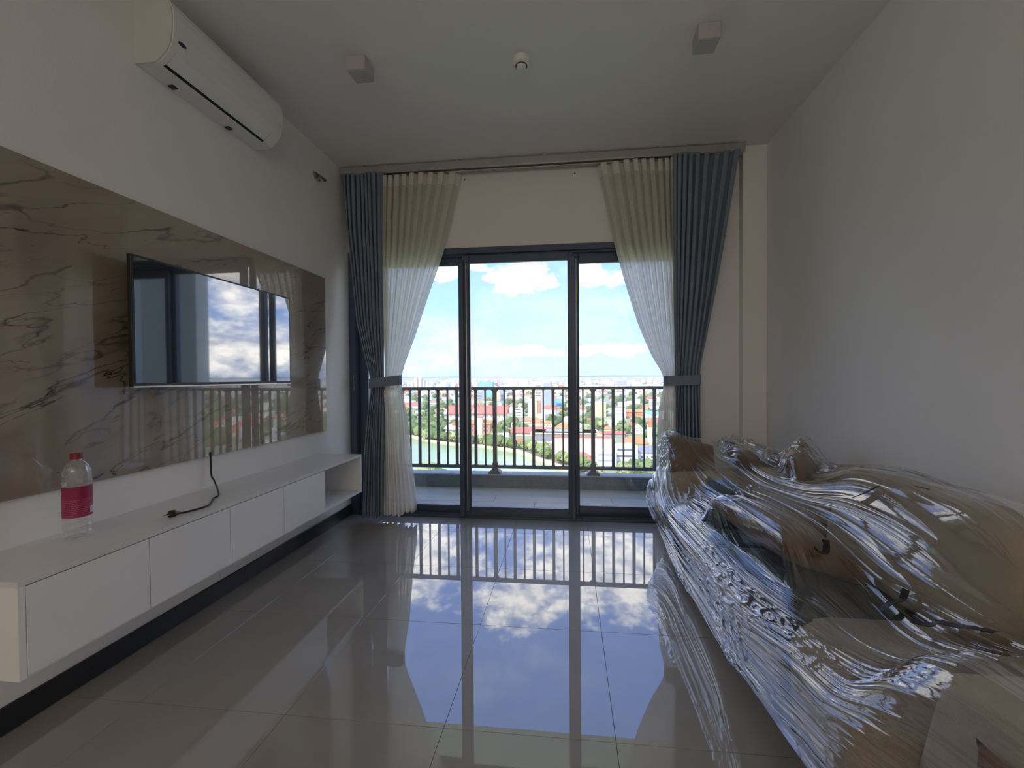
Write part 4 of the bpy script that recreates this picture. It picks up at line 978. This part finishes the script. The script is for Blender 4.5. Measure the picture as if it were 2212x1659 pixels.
BL = [
  ('gable', 'hall', 'long hall with steep red roof and small cross gable above the trees', 'building', -128.4, 564.8, 82.0, 16, 19.8, 'RED', 'CREAM', 0.55),
  ('box', 'slab_tower', 'slim white slab tower with orange flank near the middle of the city', 'tower', -53.4, 614.8, 13.5, 9, 25.4, 'WHITE', 'WHITE', 0),
  ('strips', 'office_tower', 'tall white tower with rows of dark slit windows', 'tower', -48.0, 670.3, 13.1, 14, 47.6, 'CREAM', 'DARK', 0),
  ('strips', 'glass_tower', 'blue grey glass tower next to the white slit window tower', 'tower', -40.1, 804.5, 15.6, 16, 47.9, 'GLASS', 'BGREY', 0),
  ('box', 'hall_building', 'low pale blue hall below the glass tower', 'building', -29.2, 857.3, 38.1, 18, 13.7, 'BLUE', 'BLUE', 0),
  ('strips', 'office_block', 'stepped white office block with dark window bands', 'building', -74.3, 614.0, 11.4, 14, 12.7, 'WHITE', 'DARK', 0),
  ('hip', 'house', 'house with orange hipped roof right of the stepped office block', 'house', -47.1, 527.6, 26.2, 12, 6.7, 'ORANGE', 'CREAM', 0.5),
  ('hip', 'house', 'small house with low orange roof in front of the larger orange roof', 'house', -38.4, 493.0, 17.6, 9, 5.7, 'ORANGE', 'WHITE', 0.5),
  ('hip', 'house', 'house with orange roof and cream wall left of the right window stile', 'house', -23.7, 475.7, 9.8, 10, 8.7, 'ORANGE', 'CREAM', 0.4),
  ('gable', 'long_building', 'long low building with salmon red roof behind the lakeside trees', 'building', -37.4, 411.1, 40.3, 12, 8.5, 'RED', 'CREAM', 0.6),
  ('box', 'flat_building', 'wide flat roofed beige building with grey lower wall', 'building', -3.1, 366.9, 58.3, 26, 9.6, 'BEIGE', 'BGREY', 0),
  ('gable', 'warehouse', 'large warehouse with pale pink roof and red ridge', 'building', 11.6, 292.5, 41.1, 20, 15.6, 'PINK', 'CREAM', 0.75),
  ('hip', 'brick_building', 'red brick building with red roof in front of the pink warehouse', 'building', 9.9, 269.9, 10.0, 10, 9.2, 'RED', 'BRICK', 0.4),
  ('strips', 'balcony_building', 'white building with stacked long balconies beside the railing post', 'building', 24.4, 265.6, 13.6, 16, 11.4, 'WHITE', 'BGREY', 0),
  ('strips', 'office_block', 'white block with three dark window bands behind the balconied building', 'building', 39.2, 277.7, 15.0, 16, 12.8, 'WHITE', 'DARK', 0),
  ('hip', 'house', 'white house with slate grey roof near the right curtain', 'house', 54.6, 287.7, 16.3, 16, 11.0, 'SLATE', 'WHITE', 0.35),
  ('hip', 'house', 'house with wide orange hipped roof left of the slender tower', 'house', 55.7, 338.0, 20.0, 14, 10.6, 'ORANGE', 'YELLOW', 0.5),
  ('gable', 'house', 'small white house with pointed gable among trees', 'house', 74.3, 434.2, 8.1, 9, 9.7, 'WHITE', 'WHITE', 0.45),
  ('box', 'block', 'square yellow building with cream flank', 'building', 48.6, 618.2, 17.2, 14, 21.0, 'YELLOW', 'CREAM', 0),
  ('box', 'block', 'cream block with stepped flat roof beside the orange building', 'building', 73.8, 585.3, 16.1, 16, 14.5, 'CREAM', 'CREAM', 0),
  ('gable', 'long_building', 'long orange building behind the cream block', 'building', 94.4, 612.7, 36.3, 14, 11.0, 'ORANGE', 'ORANGE', 0.3),
  ('dome', 'sports_hall', 'low bright blue domed sports roof at the right', 'building', 123.0, 606.9, 24.4, 26, 8.8, 'BLUE', 'WHITE', 0),
  ('gable', 'house', 'house with pinkish red roof at far left beside the curtain', 'house', -301.1, 776.5, 15.2, 12, 12.9, 'RED', 'CREAM', 0.5),
  ('gable', 'house', 'low pair of coral roofed sheds at far left', 'house', -326.7, 800.8, 14.8, 12, 9.5, 'RED', 'WHITE', 0.5),
  ('hip', 'house', 'terracotta house with hipped roof left of the big hall', 'house', -312.5, 917.0, 16.7, 10, 6.5, 'ORANGE', 'WHITE', 0.5),
  ('towers', 'apartment_towers', 'cluster of beige stepped apartment towers on the skyline at left', 'tower', -766.1, 2004.0, 68.6, 40, 66.3, 'BEIGE', 'CREAM', 0),
  ('box', 'netted_building', 'office building wrapped in blue netting below the crane', 'building', -264.7, 1281.4, 49.9, 30, 44.7, 'BLUE', 'BLUE', 0),
  ('strips', 'block', 'grey block with window grid below the blue netted building', 'building', -243.7, 1115.6, 22.4, 16, 24.7, 'BGREY', 'DARK', 0),
  ('box', 'tower', 'slim yellow tower beside a grey tower', 'tower', -177.6, 1026.2, 7.2, 9, 28.5, 'YELLOW', 'YELLOW', 0),
  ('strips', 'tower', 'grey tower beside the slim yellow tower', 'tower', -172.6, 1046.8, 9.8, 12, 26.7, 'BGREY', 'DARK', 0),
  ('strips', 'apartment_block', 'long white apartment ridge on the skyline', 'building', -393.6, 2783.9, 97.2, 40, 48.2, 'WHITE', 'BEIGE', 0),
  ('strips', 'apartment_block', 'long beige apartment block on the skyline right of the white ridge', 'building', -229.7, 2098.3, 51.0, 40, 48.3, 'BEIGE', 'CREAM', 0),
  ('strips', 'apartment_block', 'low white long block under the skyline', 'building', -160.9, 2268.6, 62.5, 30, 33.8, 'WHITE', 'BEIGE', 0),
  ('box', 'block', 'white box shaped building on the skyline right of the stile', 'building', 192.6, 1896.7, 33.6, 30, 38.4, 'WHITE', 'WHITE', 0),
  ('strips', 'concrete_frame', 'grey unfinished concrete frame building on the skyline', 'building', 250.3, 1890.2, 66.5, 40, 40.3, 'CONC', 'DARK', 0),
  ('strips', 'block', 'pale blue grey low building at far right of the skyline', 'building', 362.2, 2190.9, 62.2, 40, 31.8, 'BGREY', 'WHITE', 0),
  ('box', 'tower', 'narrow beige tower on the far right horizon', 'tower', 567.4, 2880.8, 25.0, 30, 54.5, 'BEIGE', 'BEIGE', 0),
  ('box', 'tower', 'white apartment tower left of the blue netted building', 'tower', -460.2, 1969.8, 21.0, 26, 50.5, 'WHITE', 'WHITE', 0),
  ('box', 'tower', 'beige tower just left of the left window stile', 'tower', -617.1, 2148.2, 23.2, 26, 47.8, 'BEIGE', 'BEIGE', 0),
  ('strips', 'apartment_block', 'wide white block with pale bands at left of the skyline', 'building', -620.1, 1987.7, 52.7, 30, 30.3, 'WHITE', 'BGREY', 0),
  ('box', 'block', 'white low building among trees beside the right stile', 'building', -1.0, 524.4, 9.5, 10, 7.8, 'WHITE', 'WHITE', 0),
  ('hip', 'house', 'orange roofed house half hidden by the right stile', 'house', -5.5, 452.0, 16.4, 12, 8.3, 'ORANGE', 'CREAM', 0.6),
  ('hip', 'house', 'orange roofed house beyond the right railing post', 'house', 30.6, 415.0, 8.8, 10, 4.7, 'ORANGE', 'CREAM', 0.5),
  ('gable', 'shed', 'long low red roofed shed right of the orange roofed house', 'building', 46.5, 412.7, 20.5, 8, 5.1, 'RED', 'BGREY', 0.5),
]
for b in BL: bld(*b)
# brick mansion with square tower, pavilion, slender tower, crane, cars
mn = empty('mansion', (-92, 421, G0), 'terracotta brick mansion with square tower and orange roofs by the lake', 'building')
MB().box(-105, -82, 421, 433, G0, G0+11).build('walls', cm_['BRICK'], mn)
MB().add([(-106, 420, G0+11), (-81, 420, G0+11), (-81, 434, G0+11), (-106, 434, G0+11), (-100, 427, G0+15), (-87, 427, G0+15)], [(0, 1, 5, 4), (2, 3, 4, 5), (3, 0, 4), (1, 2, 5)]).build('roof', cm_['ORANGE'], mn)
MB().box(-95.5, -90, 419.5, 425, G0, G0+19).build('tower', cm_['CREAM'], mn)
MB().box(-96.2, -89.3, 418.8, 425.7, G0+18.4, G0+19.4).build('tower_roof', cm_['BRICK'], mn)
for k_ in range(7):
    for z in (3, 7.2): MB().box(-103.6+3.1*k_-.6, -103.6+3.1*k_+.6, 420.9, 421.1, G0+z, G0+z+2.2).build('window', cm_['DARK'], mn)
pv = empty('pavilion', (-119, 412, G0), 'round cream roofed pavilion with red ridge by the lake', 'building')
MB().cyl((-118, 412, G0), 9, 9, 0, 7.5, 12).build('walls', cm_['CREAM'], pv)
MB().lathe((-118, 412, G0), [(11, 7.5), (8, 10.5), (.1, 13)][::-1], 12).build('roof', cm_['BEIGE'], pv)
MB().add([(-119, 406, G0+12), (-110, 405, G0+10.4), (-109, 410, G0+11.6), (-118, 411, G0+14)], [(0, 1, 2, 3)]).add([(-119, 406, G0+11.7), (-110, 405, G0+10.1), (-109, 410, G0+11.3), (-118, 411, G0+13.7)], [(3, 2, 1, 0)]).build('red_ridge', cm_['RED'], pv)
tw = empty('slender_tower', (72, 366, G0), 'slender cream church tower with orange top among red roofs', 'tower')
MB().box(70.2, 73.8, 366, 369, G0, G0+15).build('shaft', cm_['CREAM'], tw)
MB().box(70.6, 73.4, 366.3, 368.7, G0+15, G0+20).build('belfry', cm_['ORANGE'], tw)
MB().add([(70.4, 366.1, G0+20), (73.6, 366.1, G0+20), (73.6, 368.9, G0+20), (70.4, 368.9, G0+20), (72, 367.5, G0+24)], [(0, 1, 4), (1, 2, 4), (2, 3, 4), (3, 0, 4)]).build('spire', cm_['ORANGE'], tw)
crn = empty('tower_crane', (-215, 1281, G0), 'thin red tower crane above the blue netted building', 'crane')
MB().box(-227, -225, 1300, 1302, G0, G0+62).build('mast', cm_['RED'], crn)
MB().box(-258, -213, 1300.2, 1301.6, G0+60, G0+61.6).build('jib', cm_['RED'], crn)
MB().add([(-227, 1301, G0+62), (-225, 1301, G0+62), (-226, 1301, G0+68)], [(0, 1, 2), (2, 1, 0)]).build('apex', cm_['RED'], crn)
carc = [('white', (.85, .85, .85)), ('red', (.65, .04, .05)), ('silver', (.55, .57, .60)), ('black', (.03, .03, .035)), ('white', (.85, .85, .85)), ('blue', (.10, .16, .4))]
where = ['at the left end of the lakeside car row', 'second from the left in the lakeside car row', 'third from the left in the lakeside car row', 'third from the right in the lakeside car row', 'second from the right in the lakeside car row', 'at the right end of the lakeside car row']
for k_, (nm_, c_) in enumerate(carc):
    cx_, cy_ = 13.2+k_*3.1, 247.5+(k_ % 2)*1.2
    cr_ = empty('car', (cx_, cy_, G0), '%s parked car %s' % (nm_, where[k_]), 'car', 'parked cars')
    cmm = pbr('car_'+nm_+str(k_), c_, .3, coat=.6, var=.02)
    MB().rbox(cx_-.95, cx_+.95, cy_-2.1, cy_+2.1, G0+.35, G0+1.0, .15, 2).build('body', cmm, cr_)
    MB().rbox(cx_-.8, cx_+.8, cy_-1.2, cy_+1.3, G0+1.0, G0+1.5, .15, 2).build('cabin', cm_['DARK'], cr_)
    for sx in (-.85, .85):
        for sy in (-1.3, 1.3): MB().cyl((cx_+sx-.1, cy_+sy, G0+.35), .33, .33, 0, .2, 12, 'x').build('wheel', plast_b, cr_)
struct('car_park', MB().box(9, 40, 240, 256, G0-.5, G0+.06), pbr('asphalt', (.62, .46, .38), .9, var=.1, vscale=.5))
struct('road', MB().box(30, 140, 236, 262, G0-.5, G0+.05), pbr('paving', (.66, .60, .52), .9, var=.15, vscale=.2))

# trees
def tree_mat(name, a, b):
    m = bpy.data.materials.new(name); m.use_nodes = True; t = NT(m.node_tree); bs = t.n['Principled BSDF']
    g = t.new('ShaderNodeNewGeometry'); n = t.new('ShaderNodeTexNoise'); n.inputs['Scale'].default_value = .9; n.inputs['Detail'].default_value = 5; t.link(g.outputs['Position'], n.inputs['Vector'])
    oi = t.new('ShaderNodeObjectInfo'); f = t.math('ADD', n.outputs['Fac'], t.math('MULTIPLY', t.math('SUBTRACT', oi.outputs['Random'], .5), .5))
    t.link(t.ramp(f, [(.3, a), (.7, b)]), bs.inputs['Base Color']); bs.inputs['Roughness'].default_value = .9; bs.inputs['Specular IOR Level'].default_value = .1
    bp = t.new('ShaderNodeBump'); bp.inputs['Strength'].default_value = 1; bp.inputs['Distance'].default_value = 1.2; t.link(n.outputs['Fac'], bp.inputs['Height']); t.link(bp.outputs[0], bs.inputs['Normal'])
    return m
leaf_m = [tree_mat('foliage_deep', (.13, .19, .07), (.27, .35, .15)), tree_mat('foliage_light', (.22, .28, .10), (.42, .46, .21))]
trunk_m = pbr('trunk', (.22, .15, .10), .9, var=.2)
def crown_mesh(seed, sub, flat=.8, mat=0):
    bm = bmesh.new(); bmesh.ops.create_icosphere(bm, subdivisions=sub, radius=1)
    for v in bm.verts:
        p = v.co.copy(); k_ = 1+.42*noise.noise(p*1.6+Vector((seed, 0, 0)))+.26*noise.noise(p*3.8+Vector((0, seed, 0)))
        v.co = Vector((p.x*k_, p.y*k_, p.z*k_*flat+.05))
    m = bpy.data.meshes.new('crown'); bm.to_mesh(m); bm.free(); m.materials.append(leaf_m[mat]); return m
crowns = [crown_mesh(s, 3, f, k_) for s, f, k_ in ((1, .8, 0), (5, .95, 0), (9, .7, 1), (14, 1.05, 0), (20, .8, 1))]
trm = MB().cyl((0, 0, 0), .06, .04, -1.2, .1, 7).build('trunk', trunk_m); trunk_me = trm.data; bpy.data.objects.remove(trm)
foot = [(b[4]-b[6]/2-2, b[4]+b[6]/2+2, b[5]-1, b[5]+b[7]+1, b[8]) for b in BL] + [(-106, -81, 418, 434, 14), (-129, -107, 402, 423, 12), (70, 74, 365, 369, 20)]
def blocked(x, y, r, h):
    if in_lake(x, y-r*.6) or in_lake(x-r*.5, y) or in_lake(x+r*.5, y): return True
    for x0, x1, y0, y1, bh in foot:
        if x0-r < x < x1+r and y0-r < y < y1+r: return True
        if y < y0:                                          # would hide a landmark
            ax0, ax1 = x0/y0, x1/y0
            if ax0-.5*r/y < x/y < ax1+.5*r/y and (60-h)/y < 60/y0-.1*bh/y0: return True
    if 8 < x < 42 and 236 < y < 258: return True
    return False
def zone(x, y):
    a = x/y
    side = 'seen through the left glass pane' if a < -.27 else 'seen through the middle glass pane' if a < .02 else 'seen through the right glass pane' if a < .24 else 'beyond the right curtain'
    return side
def add_tree(x, y, r, label, group):
    t = empty('tree', (x, y, G0), label, 'tree', group)
    cidx = random.randrange(len(crowns)); cr = bpy.data.objects.new('crown', crowns[cidx]); COL.objects.link(cr); cr.parent = t
    cr.location = (0, 0, r*1.15); cr.scale = (r, r, r*random.uniform(.85, 1.2)); cr.rotation_euler = (0, 0, random.uniform(0, 6.3))
    tk = bpy.data.objects.new('trunk', trunk_me); COL.objects.link(tk); tk.parent = t; tk.location = (0, 0, r*1.15); tk.scale = (r, r, r)
add_tree(-76.0, 214, 7.0, 'round pale green tree standing in the lake foreground below the railing', 'foreground trees')
add_tree(-69.0, 216, 5.0, 'smaller pale green tree joined to the round tree below the railing', 'foreground trees')
for k_, (x, y, r) in enumerate([(33, 243, 5), (40, 246, 5.5), (47, 242, 6), (54, 246, 5.5), (61, 243, 5), (69, 246, 6), (77, 243, 6)]):
    add_tree(x, y, r, 'bushy green tree in the row at the lower right behind the parapet', 'parapet row trees')
shore_pts = []
for i in range(len(LAKE[:13])-1):
    a, b = Vector(LAKE[i]), Vector(LAKE[i+1]); L_ = (b-a).length; t_ = (b-a).normalized(); nn_ = Vector((-t_.y, t_.x)); k_ = 0
    while k_ < L_:
        p = a+t_*k_+nn_*random.uniform(9, 15); shore_pts.append((p.x, p.y)); k_ += random.uniform(5, 8)
cnt = 0
for x, y in shore_pts:
    r = random.uniform(3.0, 4.8)
    ok_ = not any(x0-1 < x < x1+1 and y0-1 < y < y1+1 for x0, x1, y0, y1, bh in foot)
    if ok_: add_tree(x, y, r, 'tree in the belt along the lake promenade, '+zone(x, y), 'lakeside trees, '+zone(x, y)); cnt += 1
tries = 0
while cnt < 285 and tries < 6000:
    tries += 1
    y = 1/random.uniform(1/820, 1/262); ang = random.uniform(-.60, .80); x = ang*y
    if x < -.24*y and random.random() < .0: continue
    r = random.uniform(3.6, 6.2)
    if blocked(x, y, r, r*2.1) or (x/y > .26 and random.random() < .75): continue
    add_tree(x, y, r, ('nearer leafy city tree, ' if y < 420 else 'farther leafy city tree between houses, ')+zone(x, y), ('nearer' if y < 420 else 'farther')+' city trees '+zone(x, y)); cnt += 1
# small houses
HC = [('ORANGE', 'CREAM', 'small orange roofed house in the city among trees'), ('RED', 'WHITE', 'small red roofed house in the city among trees'), ('WHITE', 'WHITE', 'small white flat house in the city among trees'), ('BGREY', 'CREAM', 'small grey roofed house in the city among trees')]
cnt = 0; tries = 0
protos = {}
for k_, (c1, c2, lb_) in enumerate(HC):
    w_, d_, h = 10, 8, 6; m = MB()
    if c1 == 'WHITE': m.box(-5, 5, 0, 8, 0, 7); m.mi = 1; m.box(-3.5, -2, -.1, 0, 3, 5); m.box(2, 3.5, -.1, 0, 3, 5)
    else:
        m.mi = 1; m.box(-5, 5, 0, 8, 0, 4); m.mi = 0
        m.add([(-5.6, -.6, 4), (5.6, -.6, 4), (5.6, 8.6, 4), (-5.6, 8.6, 4), (-3, 4, 7), (3, 4, 7)], [(0, 1, 5, 4), (2, 3, 4, 5), (3, 0, 4), (1, 2, 5)])
    o = m.build('house', [cm_[c1], cm_[c2]]); protos[k_] = o.data; bpy.data.objects.remove(o)
while cnt < 230 and tries < 8000:
    tries += 1
    y = 1/random.uniform(1/1700, 1/330); x = random.uniform(-.55, .95)*y
    s_ = random.uniform(.8, 1.5)
    if x/y < -.22 and y < 600: continue
    if blocked(x, y, 6*s_, 8*s_) or (x/y > .26 and random.random() < .6): continue
    k_ = random.choice((0, 1, 1, 2, 2, 2, 3)); o = bpy.data.objects.new('small_house', protos[k_]); COL.objects.link(o); o.location = (x, y, G0)
    o.scale = (s_*random.uniform(.8, 1.8), s_, s_*random.uniform(.9, 1.6)); o.rotation_euler = (0, 0, random.uniform(-.5, .5))
    tag(o, HC[k_][2].replace(' in the city among trees', (' among trees, ' if y < 700 else ' far off in the city, '))+zone(x, y), 'house', 'small '+('nearer' if y < 700 else 'farther')+' houses '+HC[k_][0].lower()+' '+zone(x, y)); foot.append((x-5*s_, x+5*s_, y, y+8*s_, 8)); cnt += 1
# far canopy and far town: nobody could count them
m = MB(); ico = bmesh.new(); bmesh.ops.create_icosphere(ico, subdivisions=1, radius=1); iv = [v.co.copy() for v in ico.verts]; jf = [[v.index for v in f.verts] for f in ico.faces]; ico.free()
for _ in range(8000):
    y = 1/random.uniform(1/3600, 1/330); x = random.uniform(-1.5, 1.3)*y; r = random.uniform(4, 7)*(1+y/3000)
    if x/y < -.235 and y < 430 and in_lake(x, y): continue
    if blocked(x, y, r, r*1.7) : continue
    m.mi = random.choice((0, 0, 1)); s1_, s2_ = random.uniform(.8, 1.3), random.uniform(.7, 1.1)
    m.add([(x+v.x*r*s1_, y+v.y*r, G0+r*.7+v.z*r*s2_) for v in iv], jf)
tag(m.build('tree_canopy', leaf_m, smooth=True), 'distant green tree canopy spreading through the city', 'trees', kind='stuff')
m = MB(); pal = ['WHITE', 'CREAM', 'BEIGE', 'RED', 'ORANGE', 'BGREY', 'PINK']
for _ in range(4300):
    y = 1/random.uniform(1/9000, 1/1250); x = random.uniform(-1.5, 1.4)*y; s_ = random.uniform(8, 22)*(1+y/5000); h = random.choice((6, 8, 10, 14, 18))*(1+y/7000)*random.uniform(.7, 1.3)
    if random.random() < .03: h *= 2.0
    if y < 1500 and blocked(x, y, s_*.5, h): continue
    m.mi = random.choices(range(7), (8, 6, 4, 1, 1, 3, 2))[0]; m.box(x-s_/2, x+s_/2, y, y+s_*.7, G0, G0+h)
tag(m.build('distant_town', [cm_[p] for p in pal]), 'dense distant town of pale buildings reaching the horizon', 'buildings', kind='stuff')
# far hills on the horizon
m = MB(); n = 120
for k_ in range(n+1):
    a = -1.1+2.2*k_/n; R_ = 22000; x, y = R_*math.sin(a), R_*math.cos(a); hh = 45+60*noise.noise(Vector((a*5, 0, 0)))+25*noise.noise(Vector((a*21, 3, 0)))
    m.v += [(x, y, G0-50), (x*1.01, y*1.01, G0+max(20, hh)+60)]
    if k_: b = 2*k_; m.face((b-2, b, b+1, b-1))
struct('distant_hills', m, pbr('hill_green', (.12, .20, .16), .95, var=.1, vscale=.001))

# sunlit haze over the city
hz = bpy.data.materials.new('haze'); hz.use_nodes = True; t = NT(hz.node_tree); t.n.clear()
vs_ = t.new('ShaderNodeVolumeScatter'); vs_.inputs['Color'].default_value = (.80, .88, 1, 1); vs_.inputs['Density'].default_value = 1.7e-4; vs_.inputs['Anisotropy'].default_value = .0
t.link(vs_.outputs[0], t.new('ShaderNodeOutputMaterial').inputs[1])
ho = MB().box(-20000, 20000, 260, 21500, G0-60, G0+64).build('haze', hz)
tag(ho, 'pale blue haze lying over the distant city', 'haze', kind='stuff')
